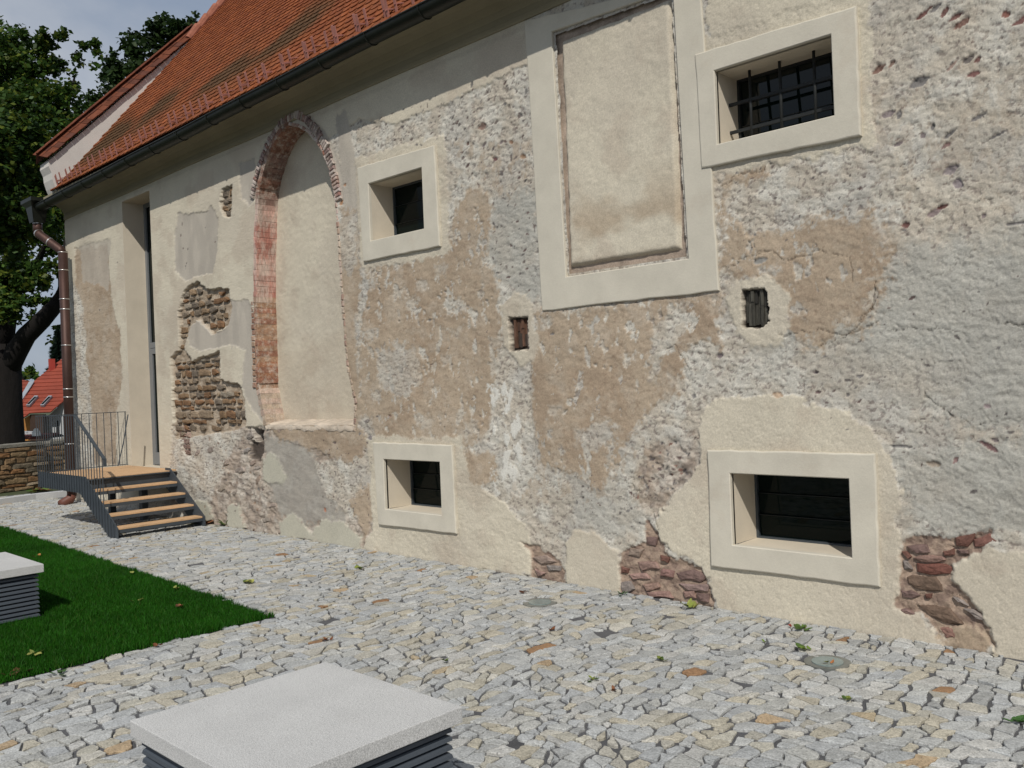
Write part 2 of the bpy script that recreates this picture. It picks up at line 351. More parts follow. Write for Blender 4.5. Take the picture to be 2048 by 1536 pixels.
# broad finishes, back to front
zone('greyrough', [(1500, 700), (1620, 620), (1790, 520), (1900, 470), (2250, 440), (2300, 860), (1900, 850), (1750, 780), (1560, 760)], 0, .12, .3, .08, seed=1)
zone('greyrough', [(980, 400), (1075, 380), (1088, 620), (1040, 600), (990, 560), (970, 500)], 0, .05, .15, .04)
zone('greyrough', [(1740, 900), (2200, 880), (2200, 1060), (2000, 1070), (1830, 1060), (1800, 980)], 0, .12, .3, .1, seed=2)
zone('greyrough', [(1090, 930), (1240, 960), (1300, 1040), (1240, 1080), (1130, 1060), (1000, 1000), (960, 900)], 0, .1, .2, .08, alpha=.6)
zone('rubble', [(335, 850), (500, 850), (545, 860), (720, 850), (745, 950), (745, 1105), (400, 1050), (335, 1000)], -.008, .05)
zone('rough', [(335, 850), (400, 840), (480, 870), (450, 930), (420, 1000), (400, 1010), (330, 980)], -.006, .05, soft=.05)
zone('grey', [(530, 870), (600, 880), (640, 930), (700, 1000), (690, 1050), (620, 1050), (560, 1030), (530, 960)], .002, .08, soft=.06, alpha=.75)
zone('rough', [(630, 930), (745, 900), (745, 1040), (700, 1040), (650, 990)], .002, .08, soft=.05)
zone('rubble', [(1290, 900), (1400, 860), (1395, 930), (1340, 990), (1310, 1040), (1270, 1000)], -.01, .05, soft=.04)
# brown render
zone('brown', [(690, 500), (730, 530), (890, 500), (905, 440), (930, 380), (975, 385), (985, 450), (975, 500), (1000, 560), (1000, 640), (1008, 700), (990, 790), (965, 890), (915, 890), (750, 885), (740, 840), (705, 850), (690, 700)], .005, .07, .15)
zone('brown', [(1075, 600), (1085, 622), (1440, 582), (1440, 690), (1405, 680), (1370, 700), (1352, 790), (1290, 830), (1240, 900), (1228, 955), (1180, 980), (1150, 940), (1080, 935), (1062, 800), (1065, 700)], .005, .07, .15, seed=1)
zone('brown', [(1440, 350), (1530, 340), (1520, 400), (1570, 430), (1690, 440), (1750, 420), (1762, 520), (1740, 640), (1640, 690), (1560, 655), (1540, 560), (1480, 560), (1440, 540)], .005, .10, .2, seed=2, fade=.14)
zone('brown', [(925, 905), (990, 905), (985, 960), (945, 985), (925, 960)], .006, .06)
zone('brown', [(540, 850), (720, 850), (745, 890), (700, 925), (640, 905), (560, 880)], .006, .06, seed=3)
zone('brown', [(700, 1000), (745, 960), (745, 1040), (733, 1100), (725, 1060)], .006, .05, seed=3)
zone('rough', [(1460, 380), (1600, 350), (1640, 400), (1590, 455), (1500, 470), (1465, 440)], .001, .06, .15, seed=4)
zone('rough', [(1300, 690), (1340, 600), (1370, 620), (1390, 640), (1340, 700), (1300, 760)], .0, .05, seed=5)
zone('rough', [(1000, 700), (1060, 705), (1062, 800), (1080, 930), (1040, 960), (990, 900), (985, 800)], .0, .05, seed=5)
zone('rough', [(690, 500), (720, 520), (740, 560), (725, 640), (715, 760), (705, 700), (690, 640)], .003, .05, seed=6)
zone('rough', [(755, 700), (830, 690), (850, 760), (800, 800), (760, 770)], .003, .09, .1, seed=7, alpha=.7)
zone('rough', [(1170, 860), (1215, 840), (1235, 870), (1200, 910), (1170, 905)], .002, .06, .1, seed=1, alpha=.8)
zone('white', [(975, 770), (1040, 760), (1045, 990), (990, 990)], .001, .05, .1, .03, seed=2, thr=.60)
zone('white', [(1010, 905), (1022, 900), (1016, 950), (1002, 965)], .001, .02, .05, .008)
# flakes lost from the brown coat, and remnants of it on the rough coat
zone('rough', [(690, 500), (1000, 400), (1008, 700), (965, 890), (740, 885), (690, 700)], -.002, .05, seed=3, thr=.655, alpha=.9)
zone('rough', [(1075, 600), (1440, 590), (1440, 690), (1350, 790), (1180, 980), (1070, 935)], -.002, .05, seed=4, thr=.665, alpha=.9)
zone('rough', [(1440, 350), (1750, 400), (1762, 640), (1540, 640), (1440, 540)], -.002, .05, seed=5, thr=.65, alpha=.9)
zone('brown', [(900, 280), (1060, 280), (1060, 400), (960, 400)], .003, .05, .1, .05, seed=1, thr=.60, alpha=.6)
zone('brown', [(1740, 180), (2048, 60), (2048, 420), (1760, 460)], .0, .1, .2, .1, seed=6, thr=.57, alpha=.35)
zone('brown', [(1080, 900), (1300, 880), (1290, 1000), (1000, 1000)], .003, .05, .1, .05, seed=2, thr=.60, alpha=.5)
for k_ in range(60):
    x_ = rs0.uniform(700, 1740); y_ = rs0.uniform(520, 960); zone('rough', [(x_ - 12, y_ - 8), (x_ + 14, y_ - 10), (x_ + 10, y_ + 9), (x_ - 8, y_ + 12)], 0, .04, .05, .008, seed=k_ % 7, alpha=.6)
# cream render
zone('cream', [(90, 560), (140, 505), (300, 415), (480, 345), (670, 268), (720, 238), (790, 248), (900, 205), (1060, 125), (1060, -120), (560, 60), (90, 300)], .012, .04)
zone('cream', [(60, 300), (560, 230), (527, 600), (532, 850), (500, 856), (470, 845), (345, 850), (337, 965), (332, 1000), (130, 1000), (130, 520)], .012, .03)
zone('brown', [(152, 500), (215, 490), (222, 600), (240, 660), (247, 760), (232, 840), (237, 930), (178, 930), (183, 820), (168, 700), (152, 640)], .004, .10, .25, seed=4)
zone('rough', [(140, 560), (165, 600), (180, 780), (190, 960), (140, 960)], .0, .10, .2, soft=.03, seed=3)
zone('violet', [(220, 480), (160, 490), (165, 560), (215, 580)], .0, .08, .2, .05, seed=2, alpha=.7)
zone('cream', [(1400, -200), (1735, -200), (1735, 120), (1420, 110)], .010, .05)
zone('castcream', [(703, 318), (890, 268), (903, 500), (887, 512), (722, 540)], .006, .05)
zone('castcream', [(1385, 80), (1738, -20), (1748, 290), (1418, 352)], .006, .05)
zone('castcream', [(735, 872), (925, 875), (940, 960), (1000, 1000), (1062, 1060), (1066, 1155), (880, 1128), (720, 1102), (748, 1050)], .008, .04)
zone('cream', [(1128, 1085), (1150, 1060), (1190, 1065), (1235, 1100), (1242, 1190), (1135, 1170)], .010, .03)
zone('cream', [(1405, 820), (1440, 795), (1560, 788), (1700, 828), (1762, 880), (1785, 930), (1803, 980), (1782, 1050), (1805, 1100), (1805, 1190), (1890, 1290), (1890, 1325), (1435, 1230), (1420, 1155), (1380, 1120), (1320, 1085), (1308, 1040), (1345, 990), (1400, 930)], .010, .045)
zone('cream', [(1890, 1145), (1960, 1097), (2060, 1100), (2400, 1150), (2400, 1400), (1990, 1325), (1962, 1270), (1925, 1225)], .012, .03)
zone('castcream', [(1003, 610), (1030, 585), (1062, 598), (1068, 650), (1082, 680), (1068, 722), (1040, 735), (1008, 690)], .008, .03)
zone('castcream', [(1452, 600), (1470, 562), (1530, 550), (1580, 590), (1578, 640), (1560, 690), (1500, 690), (1470, 662)], .008, .03)
# grey violet repairs
zone('violet', [(357, 425), (380, 428), (415, 423), (425, 410), (437, 440), (435, 500), (425, 545), (370, 562), (352, 540), (350, 470)], .004, .03)
zone('violet', [(478, 325), (510, 318), (512, 400), (500, 414), (484, 395)], .004, .03)
zone('violet', [(670, 232), (692, 222), (708, 300), (716, 400), (712, 430), (692, 440), (682, 330)], .006, .03)
zone('violet', [(455, 600), (498, 600), (515, 640), (518, 760), (530, 850), (500, 810), (482, 770), (492, 700), (460, 690), (400, 702), (380, 690), (372, 655), (392, 640), (425, 672), (452, 655)], .006, .03)
zone('brown', [(682, 415), (712, 420), (716, 470), (722, 540), (712, 640), (718, 850), (700, 850), (690, 690), (682, 560)], .0, .05, seed=5)
zone('rough', [(684, 430), (712, 425), (715, 520), (700, 560), (684, 520)], .0, .05, seed=5, alpha=.8)
zone('violet', [(590, 218), (622, 234), (652, 266), (672, 308), (684, 352), (688, 400), (674, 404), (664, 350), (640, 290), (612, 258), (578, 240), (550, 272), (530, 330), (518, 400), (508, 402), (512, 345), (530, 290), (558, 246)], -.003, .015, soft=.02, alpha=.9)
# exposed masonry beds
zone('mortar', [(370, 580), (395, 562), (412, 578), (458, 578), (462, 620), (455, 652), (424, 668), (395, 640), (378, 655), (370, 700), (385, 722), (440, 702), (440, 760), (480, 770), (490, 800), (492, 850), (470, 860), (350, 880), (345, 760), (342, 715), (360, 700), (358, 620)], -.045, .025, .08, .01)
zone('mortar', [(445, 378), (465, 372), (463, 435), (448, 432), (442, 405)], -.045, .02, .06, .01)
zone('violet', [(398, 640), (425, 672), (445, 660), (440, 695), (400, 700), (383, 680)], .004, .02)
zone('hole', [(360, 850), (374, 846), (378, 880), (368, 882)], .0, .02, .08, .015)
zone('rubble', [(360, 870), (376, 870), (380, 915), (366, 905)], -.06, .03)
zone('hole', [(506, 856), (525, 862), (524, 905), (512, 895)], -.06, .02, .08, .015)
zone('hole', [(500, 880), (524, 890), (520, 925), (498, 915)], .04, .03, .08, .02)
zone('pinkmortar', [(1040, 1085), (1075, 1095), (1110, 1110), (1130, 1140), (1130, 1175), (1062, 1160), (1060, 1105)], -.018, .03, soft=.025)
zone('pinkmortar', [(1240, 1100), (1290, 1080), (1290, 1035), (1315, 1070), (1332, 1110), (1400, 1138), (1422, 1175), (1428, 1230), (1240, 1195)], -.022, .03, soft=.025)
zone('pinkmortar', [(1800, 1085), (1830, 1070), (1900, 1078), (1990, 1062), (1965, 1100), (1908, 1130), (1900, 1160), (1960, 1220), (1992, 1300), (1880, 1270), (1850, 1230), (1798, 1220)], -.022, .025, soft=.025)
zone('brown', [(1875, 1255), (1950, 1250), (1990, 1310), (1990, 1330), (1895, 1300)], .0, .03)
# pale lime repairs
for P in ([(525, 930), (540, 905), (560, 920), (573, 950), (560, 968), (528, 965)], [(455, 1010), (468, 1005), (480, 1015), (491, 1060), (455, 1055)], [(388, 1000), (415, 1005), (427, 1040), (396, 1042)],
          [(560, 1045), (585, 1022), (645, 1090), (560, 1072)], [(625, 1065), (645, 1040), (690, 1042), (720, 1075), (732, 1105), (640, 1090)]):
    zone('lime', P, .004, .05, .1, .015, fade=.05)
zone('hole', [(1018, 636), (1056, 634), (1057, 700), (1021, 702)], .03, .008, .05, .006)
zone('hole', [(1484, 580), (1532, 576), (1537, 640), (1520, 656), (1486, 654)], .02, .010, .05, .006)
# stones showing through the thin render
def stamp(px, py, a, b, ang, col, depth=.007):
    u0, v0 = W(px, py); j0, j1 = np.searchsorted(us, [u0 - a * 1.3, u0 + a * 1.3]); i0, i1 = np.searchsorted(vs_, [v0 - a * 1.3, v0 + a * 1.3])
    if j1 <= j0 or i1 <= i0: return
    sl = (slice(i0, i1), slice(j0, j1)); u = U[sl] - u0; v = V[sl] - v0; c, s = math.cos(ang), math.sin(ang)
    x = (u * c + v * s) / a; y = (-u * s + v * c) / b
    r = (np.abs(x) ** 1.4 + np.abs(y) ** 1.6) + .9 * (fbm(U[sl], V[sl], .03, 3, 2) - .5)
    m = 1 - sstep(.75, 1.0, r); Hh[sl] -= m * depth; Cc[sl] = mixc(Cc[sl], np.array(col) * (.8 + .4 * fbm(U[sl], V[sl], .05, 2, 3))[..., None], m * .92)
rs = random.Random(5)
def chips(n, poly, smin, smax, cols, tilt=.0, tv=.5, asp=.45):
    P = np.array(poly, float); x0, y0 = P.min(0); x1, y1 = P.max(0); k = 0
    while k < n:
        x = rs.uniform(x0, x1); y = rs.uniform(y0, y1)
        if poly_sd(np.array([[x]]), np.array([[y]]), P)[0, 0] < 0: continue
        s = rs.uniform(smin, smax) * rs.uniform(.5, 1); stamp(x, y, s, s * rs.uniform(.25, asp + .2), tilt + rs.gauss(0, tv), rs.choice(cols), s * .12); k += 1
DK = [(.13, .115, .11), (.17, .14, .125), (.20, .19, .18), (.12, .08, .075)]
chips(150, [(715, 245), (1060, 130), (1068, 400), (970, 390), (895, 280), (715, 320)], .012, .045, DK, .3, .7)
chips(70, [(980, 400), (1075, 390), (1080, 600), (985, 560)], .012, .04, DK, .3, .7)
chips(90, [(630, 860), (745, 860), (740, 1060), (640, 1000)], .012, .035, DK, 0, .8)
chips(170, [(345, 860), (520, 870), (530, 1060), (400, 1035)], .015, .045, DK + [(.25, .19, .15), (.30, .20, .14)], 0, .8)
chips(50, [(1090, 950), (1290, 950), (1290, 1060), (1100, 1060)], .010, .03, DK, 0, .6)
chips(60, [(1735, 20), (2048, 0), (2048, 440), (1750, 470)], .010, .028, DK, .35, .3, .25)
zone('castcream', [(1745, 300), (1760, 100), (1750, -50), (2300, -150), (2300, 520), (1900, 500), (1780, 480)], -.004, .1, .3, .1, seed=2, alpha=.22, thr=.45)
chips(60, [(1560, 690), (2040, 500), (2040, 1050), (1800, 950), (1500, 770)], .010, .035, DK, .15, .4, .3)
chips(70, [(1290, 880), (1400, 860), (1390, 930), (1330, 1000), (1270, 1000)], .012, .04, DK + [(.24, .13, .10)], .2, .6)
chips(35, [(1440, 350), (1740, 300), (1740, 400), (1500, 520)], .01, .03, DK, .3, .5)
chips(20, [(150, 490), (245, 490), (245, 900), (160, 900)], .02, .05, DK, 1.2, .3)
chips(12, [(360, 430), (435, 430), (425, 550), (360, 550)], .015, .04, DK, 1.2, .3)
chips(14, [(700, 540), (1000, 540), (960, 880), (750, 880)], .01, .03, DK, .2, .5)
BR = (.13, .052, .045); VI = (.19, .155, .155); GR = (.16, .15, .145)
for (x, y, a, b, t, c) in [(1845, 28, .085, .022, .5, BR), (1870, 16, .07, .02, .55, GR), (1890, 22, .06, .02, .9, BR), (1912, 32, .06, .022, .35, BR), (1925, 45, .085, .03, .4, (.16, .08, .06)),
        (2012, 28, .035, .035, .2, (.20, .07, .05)), (2045, 38, .08, .025, .4, BR), (1757, 138, .06, .035, .4, (.15, .08, .06)), (1783, 128, .05, .02, .7, (.20, .13, .10)), (1838, 165, .085, .045, .3, GR),
        (1935, 118, .05, .03, .3, (.14, .12, .11)), (1955, 118, .035, .025, .6, BR), (1947, 148, .055, .027, .1, (.15, .06, .055)), (1903, 132, .06, .015, .7, (.33, .24, .20)), (1775, 228, .06, .035, .1, VI), (1797, 230, .04, .03, 1.2, GR),
        (1865, 253, .03, .022, 1.3, GR), (1845, 270, .03, .03, .3, VI), (1898, 268, .07, .02, .5, GR), (1892, 290, .045, .025, .4, (.2, .12, .11)), (1957, 233, .07, .02, .35, GR), (1900, 340, .08, .035, .35, (.21, .18, .18)),
        (1915, 368, .06, .045, -.6, (.22, .185, .19)), (1995, 270, .12, .012, .3, GR), (1795, 288, .05, .02, .2, VI), (1868, 425, .075, .028, .35, (.22, .17, .165)), (1885, 413, .05, .02, .2, BR), (1812, 450, .04, .03, 0, BR),
        (1967, 432, .025, .02, .8, VI), (2030, 447, .08, .015, 0, GR), (1978, 893, .085, .022, -.6, (.16, .085, .085)), (1990, 880, .03, .02, -.4, VI), (1912, 920, .035, .018, .9, (.24, .15, .14)), (1867, 928, .06, .03, -.1, (.27, .22, .17)),
        (1800, 893, .12, .016, -.05, GR), (1975, 812, .035, .022, .1, (.30, .24, .24)), (1632, 745, .025, .012, .1, GR), (1720, 752, .035, .018, .1, GR), (1635, 784, .03, .015, .1, (.14, .09, .09)), (1695, 790, .02, .02, 1.2, GR),
        (1632, 744, .035, .014, .1, VI), (1387, 792, .035, .025, -.3, GR), (965, 253, .085, .05, .1, (.18, .115, .09)), (1022, 284, .03, .04, .9, (.22, .13, .08)), (1003, 285, .04, .02, .4, VI), (1046, 313, .035, .05, 1.4, (.24, .15, .09)),
        (990, 318, .04, .03, -.5, (.10, .04, .04)), (935, 287, .03, .025, .9, (.11, .06, .05)), (968, 290, .05, .02, .4, VI), (1105, 668, .05, .022, 0, GR), (1520, 522, .09, .03, .1, (.24, .235, .22)), (860, 640, .03, .02, 0, GR), (740, 875, .06, .05, .5, (.2, .18, .18)),
        (1440, 712, .04, .03, .2, VI), (780, 832, .04, .02, -.3, (.22, .13, .10)), (1555, 790, .06, .03, -.2, (.36, .26, .18)), (460, 852, .05, .03, .2, GR), (650, 1020, .05, .03, -1.0, (.33, .13, .07)), (690, 370, .05, .03, 0, (.35, .2, .12)), (682, 405, .06, .04, .5, (.33, .17, .08))]:
    stamp(x, y, a * .85, b * .85, t, tuple(q_ * 1.15 + .015 for q_ in c), .010)
# ledges and cracks
def crack(pts, w=.005, d=.008, dark=.45):
    Q = [W(*p) for p in pts]
    for a, b in zip(Q[:-1], Q[1:]):
        a = np.array(a); b = np.array(b); lo = np.minimum(a, b) - .06; hi = np.maximum(a, b) + .06
        j0, j1 = np.searchsorted(us, [lo[0], hi[0]]); i0, i1 = np.searchsorted(vs_, [lo[1], hi[1]]); sl = (slice(i0, i1), slice(j0, j1)); u = U[sl]; v = V[sl]
        if u.size == 0: continue
        u2 = u + .03 * (fbm(u, v, .05, 3, 1) - .5); v2 = v + .05 * (fbm(u, v, .05, 3, 2) - .5); e = b - a
        t = np.clip(((u2 - a[0]) * e[0] + (v2 - a[1]) * e[1]) / (e @ e), 0, 1); dd = np.hypot(u2 - a[0] - t * e[0], v2 - a[1] - t * e[1])
        m = 1 - sstep(w * .4, w, dd); Hh[sl] -= m * d; Cc[sl] *= (1 - m * dark)[..., None]
crack([(1440, 375), (1480, 350), (1530, 338)]); crack([(1500, 508), (1540, 500), (1570, 520), (1640, 502), (1700, 515), (1705, 560)]); crack([(1560, 672), (1640, 660), (1700, 668), (1760, 640)])
crack([(1640, 690), (1700, 668), (1745, 620), (1755, 590)]); crack([(1455, 540), (1490, 515), (1530, 510)]); crack([(1720, 640), (1745, 615), (1750, 560)]); crack([(1310, 705), (1350, 690), (1380, 740)])
crack([(1075, 930), (1060, 800), (1065, 720)], .004, .005, .3); crack([(1940, 410), (2030, 380)], .004, .006); crack([(1780, 660), (1840, 655), (1920, 665)], .004, .005); crack([(1840, 560), (1900, 540), (1960, 490)], .004, .005, .3)
crack([(1850, 790), (1900, 830), (1960, 850), (2040, 830)], .005, .008, .3); crack([(770, 790), (820, 770), (900, 775)], .004, .004, .25); crack([(1250, 960), (1290, 990), (1320, 1060)], .005, .008); crack([(2005, 648), (2048, 652)], .006, .012)

# delete cells inside openings
keep = np.ones((len(vs_) - 1, len(us) - 1), bool)
uc = (U[:-1, :-1] + U[1:, 1:]) / 2; vc = (V[:-1, :-1] + V[1:, 1:]) / 2
for w in WIN:
    x0, z1 = w['i'][0]; x1, z0 = w['i'][2]; keep &= ~((uc > x0 - .03) & (uc < x1 + .03) & (vc > z0 - .03) & (vc < z1 + .03))
keep &= ~((uc > DOOR[0]) & (uc < DOOR[2]) & (vc > DOOR[1]) & (vc < DOOR[3]))
keep &= poly_sd(uc, vc, ARCH) < .005
NS = [W(1052, 42), W(1403, -40), W(1440, 582), W(1087, 622)]
NG = [(-5.66, 5.47), (-4.25, 5.41), (-4.20, 3.04), (-5.60, 3.04)]
keep &= poly_sd(uc, vc, NG) < .03
# soft edge at door jambs: flatten height so that the reveal meets it
edge = np.minimum(np.abs(U - DOOR[0]), np.abs(U - DOOR[2])); m = 1 - sstep(.02, .10, edge); Hh = Hh * (1 - m) + .012 * m
m = sstep(5.60, 5.665, V); Hh = Hh * (1 - m) - .004 * m
nv, nu = U.shape; idx = np.arange(nv * nu).reshape(nv, nu)
Fq = np.stack([idx[:-1, :-1], idx[:-1, 1:], idx[1:, 1:], idx[1:, :-1]], -1)[keep]
VV = np.stack([U, WY - Hh, V], -1).reshape(-1, 3)
used = np.zeros(nv * nu, bool); used[Fq.ravel()] = True; remap = np.cumsum(used) - 1
wall = big_mesh("wall", VV[used], remap[Fq], np.clip(Cc.reshape(-1, 3)[used], 0.01, .9), M_wall, B, True, Rr.ravel()[used])
wall["label"] = "long front wall of cream, brown and grey plaster patches over rubble"
def wall_h(u, v):
    j = min(max(np.searchsorted(us, u), 0), len(us) - 1); i = min(max(np.searchsorted(vs_, v), 0), len(vs_) - 1); return Hh[i, j]

def grid_panel(name, u0, u1, z0, z1, y, kind, parent, step=.02, kinds=()):
    uu = np.arange(u0, u1 + step, step); zz = np.arange(z0, z1 + .5 * step, step * .8); A_, B_ = np.meshgrid(uu, zz); h, r, c = surf(kind, A_ + 3.3, B_ + 7.7)
    for kd, P, al in kinds:
        m = sstep(-.1, .1, poly_sd(A_ + .2 * (fbm(A_, B_, .3, 3, 1) - .5), B_ + .2 * (fbm(A_, B_, .3, 3, 2) - .5), P)) * al; h2, r2, c2 = surf(kd, A_, B_); c = mixc(c, c2, m); h = h + (h2 - h) * m * .4
    V_ = np.stack([A_, y - h, B_], -1).reshape(-1, 3); a, b = A_.shape; ii = np.arange(a * b).reshape(a, b)
    Fp = np.stack([ii[:-1, :-1], ii[:-1, 1:], ii[1:, 1:], ii[1:, :-1]], -1).reshape(-1, 4)
    return big_mesh(name, V_, Fp, c.reshape(-1, 3), M_wall, parent, True, r.ravel())

def frame_mesh(name, outer, inner, y0, y1, mt, parent, r=.012, label=None, wob=.004):
    """picture-frame band between two quads, rounded outer and inner arris"""
    mb = MB()
    def ring(Q, n=14):
        out = []
        for i in range(4):
            a = np.array(Q[i]); b = np.array(Q[(i + 1) % 4])
            for k in range(n): out.append(a + (b - a) * k / n)
        return out
    O = ring(outer); I = ring(inner); co = np.mean(outer, 0); n = len(O); rr = random.Random(3)
    W1 = [rr.uniform(-wob, wob) for _ in O]
    loops = []
    def lp(Q, ins, y, w=0):
        L_ = []
        for k, p in enumerate(Q):
            d = p - co; L_.append((p[0] - np.sign(d[0]) * ins + W1[k] * w, y, p[1] - np.sign(d[1]) * ins + W1[(k * 5) % n] * w))
        return L_
    loops = [lp(O, 0, y1, 1), lp(O, 0, y0 + r, 1), lp(O, r * .35, y0 + r * .3, 1), lp(O, r, y0, 1), lp(I, -r * .6, y0, 0), lp(I, 0, y0 + r * .6, 0), lp(I, 0, y1, 0)]
    vs = [p for l in loops for p in l]; fs = []
    for a in range(len(loops) - 1):
        for k in range(n): k2 = (k + 1) % n; fs.append((a * n + k, a * n + k2, (a + 1) * n + k2, (a + 1) * n + k))
    mb.add(vs, fs); return mb.build(name, mt, parent, label=label)

# ---- windows
for w in WIN:
    D = WY + (.345 if w['k'] in 'urul' else .385)
    (x0, z1), (x1, _), (_, z0), _ = w['i']
    s = frame_mesh("window", w['o'], w['i'], WY - .040, WY + .02, M_smooth, B, label=w['label'])
    mb = MB(); e = .0
    mb.add([(x0, WY, z1), (x0, D, z1), (x0, D, z0), (x0, WY, z0)], [(0, 1, 2, 3)]); mb.add([(x1, WY, z1), (x1, D, z1), (x1, D, z0), (x1, WY, z0)], [(0, 1, 2, 3)])
    mb.add([(x0, WY, z1), (x0, D, z1), (x1, D, z1), (x1, WY, z1)], [(0, 1, 2, 3)])
    if w['k'] in 'urul': mb.add([(x0, WY, z0), (x0, D, z0 - .0), (x1, D, z0 - .0), (x1, WY, z0)], [(0, 1, 2, 3)])
    else: mb.add([(x0, WY - .01, z0 - .006), (x0, D, z0), (x1, D, z0), (x1, WY - .01, z0 - .006)], [(0, 1, 2, 3)])
    mb.build("reveal", M_reveal, s, fix=False)
    MB().box((x0 + .0, D + .06, z0), (x1, D + .09, z1)).build("backing", M_black, s)
    fr = MB(); t = .022
    fr.box((x0, D - .012, z0), (x0 + t, D + .05, z1)); fr.box((x1 - t, D - .012, z0), (x1, D + .05, z1)); fr.box((x0 + t, D - .012, z0), (x1 - t, D + .05, z0 + t * .7)); fr.box((x0 + t, D - .012, z1 - t), (x1 - t, D + .05, z1))
    fr.build("frame", M_steel if w['k'] != 'ur' else M_iron, s)
    n = 3; hz = (z1 - z0 - .035) / n
    for k in range(n):
        a = z0 + .016 + k * hz; tilt = .012
        MB().add([(x0 + t, D + .012 + tilt, a), (x1 - t, D + .012 + tilt, a), (x1 - t, D + .012 - tilt * .3, a + hz + .004), (x0 + t, D + .012 - tilt * .3, a + hz + .004),
                  (x0 + t, D + .018 + tilt, a), (x1 - t, D + .018 + tilt, a), (x1 - t, D + .018 - tilt * .3, a + hz + .004), (x0 + t, D + .018 - tilt * .3, a + hz + .004)],
                 [(0, 1, 2, 3), (4, 7, 6, 5), (0, 4, 5, 1), (1, 5, 6, 2), (2, 6, 7, 3), (3, 7, 4, 0)]).build("pane", M_glass2 if w['bars'] else M_glass, s)
        if k: MB().box((x0 + t, D - .004, a - .003), (x1 - t, D + .006, a + .001)).build("glazing_bar", M_iron, s)
    if w['bars']:
        yb = WY + .19
        for q in (.20, .47, .76):
            MB().tube([(x0 + (x1 - x0) * q, yb, z0 - .005), (x0 + (x1 - x0) * q, yb, z1 + .005)], .013, 8).build("bar", M_iron, s, smooth=True)
        for q in (.215, .60):
            zz = z0 + (z1 - z0) * q; MB().obox(((x0 + x1) / 2, yb + .003, zz), ((x1 - x0) / 2 + .01, 0, 0), (0, .011, 0), (0, 0, .013)).build("bar", M_iron, s)
# ---- door
dx0, dz0, dx1, dz1 = DOOR; DD = WY + .40
mb = MB()
for x in (dx0, dx1): mb.add([(x, WY - .012, dz1), (x, DD, dz1), (x, DD, dz0), (x, WY - .012, dz0)], [(0, 1, 2, 3)])
mb.add([(dx0, WY - .012, dz1), (dx0, DD, dz1), (dx1, DD, dz1), (dx1, WY - .012, dz1)], [(0, 1, 2, 3)])
mb.add([(dx0, WY - .012, dz0), (dx0, DD, dz0), (dx1, DD, dz0), (dx1, WY - .012, dz0)], [(0, 1, 2, 3)])
door_reveal = mb.build("door_reveal", M_reveal, B, fix=False)
dr = MB(); t = .075
dr.box((dx0, DD - .03, dz0), (dx0 + t, DD + .05, dz1)); dr.box((dx1 - t, DD - .03, dz0), (dx1, DD + .05, dz1)); dr.box((dx0 + t, DD - .03, dz0), (dx1 - t, DD + .05, dz0 + .02)); dr.box((dx0 + t, DD - .03, dz1 - t), (dx1 - t, DD + .05, dz1)); dr.box((dx0 + t, DD - .03, 2.93), (dx1 - t, DD + .05, 3.03))
door = dr.build("door", M_doorf, B, label="tall grey framed glass door deep in its reveal")
lf = MB(); a0, a1 = dx0 + t + .008, dx1 - t - .008
lf.box((a0, DD - .045, dz0 + .025), (a0 + .09, DD + .0, 2.92)); lf.box((a1 - .09, DD - .045, dz0 + .025), (a1, DD + .0, 2.92)); lf.box((a0 + .09, DD - .045, dz0 + .025), (a1 - .09, DD, dz0 + .24)); lf.box((a0 + .09, DD - .045, 2.82), (a1 - .09, DD, 2.92))
lf.build("door_leaf", M_doorf, door)
MB().box((a0 + .09, DD - .02, dz0 + .24), (a1 - .09, DD - .01, 2.82)).build("pane", M_glass, door)
MB().box((dx0 + t, DD, 3.03), (dx1 - t, DD + .01, dz1 - t)).build("pane", M_glass, door)
MB().box((a1 - .13, DD - .09, 1.75), (a1 - .02, DD - .07, 1.80)).build("handle", M_band, door)
MB().box((dx0 + t, DD + .06, dz0), (dx1 - t, DD + .08, dz1)).build("backing", M_black, door)
# ---- blind rectangular window
ns = frame_mesh("blind_window", NS, NG, WY - .026, WY + .05, M_smooth, B, label="blocked up tall window with raised plaster band", r=.010, wob=.006)
groove = MB(); 
groove.add([(NG[0][0] - .05, WY + .035, NG[0][1] + .05), (NG[1][0] + .05, WY + .035, NG[1][1] + .05), (NG[2][0] + .05, WY + .035, NG[2][1] - .05), (NG[3][0] - .05, WY + .035, NG[3][1] - .05)], [(0, 3, 2, 1)])
M_groove = mat("stained_groove_plaster", (.36, .285, .225), var=.35, vs=5, fine=.2, fs=60, bump=.6, bs=60)
groove.build("groove_bed", M_groove, ns, fix=False)
# inner panel with rounded edge
pu0, pu1, pz0, pz1 = -5.575, -4.285, 3.125, 5.355
st = .016; uu = np.arange(pu0, pu1 + st, st); zz = np.arange(pz0, pz1 + st, st); A_, B_ = np.meshgrid(uu, zz)
h, r_, c = surf('cream', A_ + 1.1, B_ + 2.2)
sk = (B_ - pz0) / (pz1 - pz0)
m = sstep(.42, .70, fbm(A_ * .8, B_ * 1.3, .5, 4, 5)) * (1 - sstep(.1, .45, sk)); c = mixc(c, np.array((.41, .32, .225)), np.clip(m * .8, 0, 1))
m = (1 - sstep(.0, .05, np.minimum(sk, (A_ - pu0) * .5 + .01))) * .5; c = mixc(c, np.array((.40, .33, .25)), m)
ed = np.minimum(np.minimum(A_ - pu0, uu[-1] - A_), np.minimum(B_ - pz0, zz[-1] - B_)); drop = (1 - sstep(0, .045, ed + .01 * (fbm(A_, B_, .08, 2, 3) - .5))) * .05
V_ = np.stack([A_, WY - .006 - h * 1.3 + drop, B_], -1).reshape(-1, 3); a, b = A_.shape; ii = np.arange(a * b).reshape(a, b)
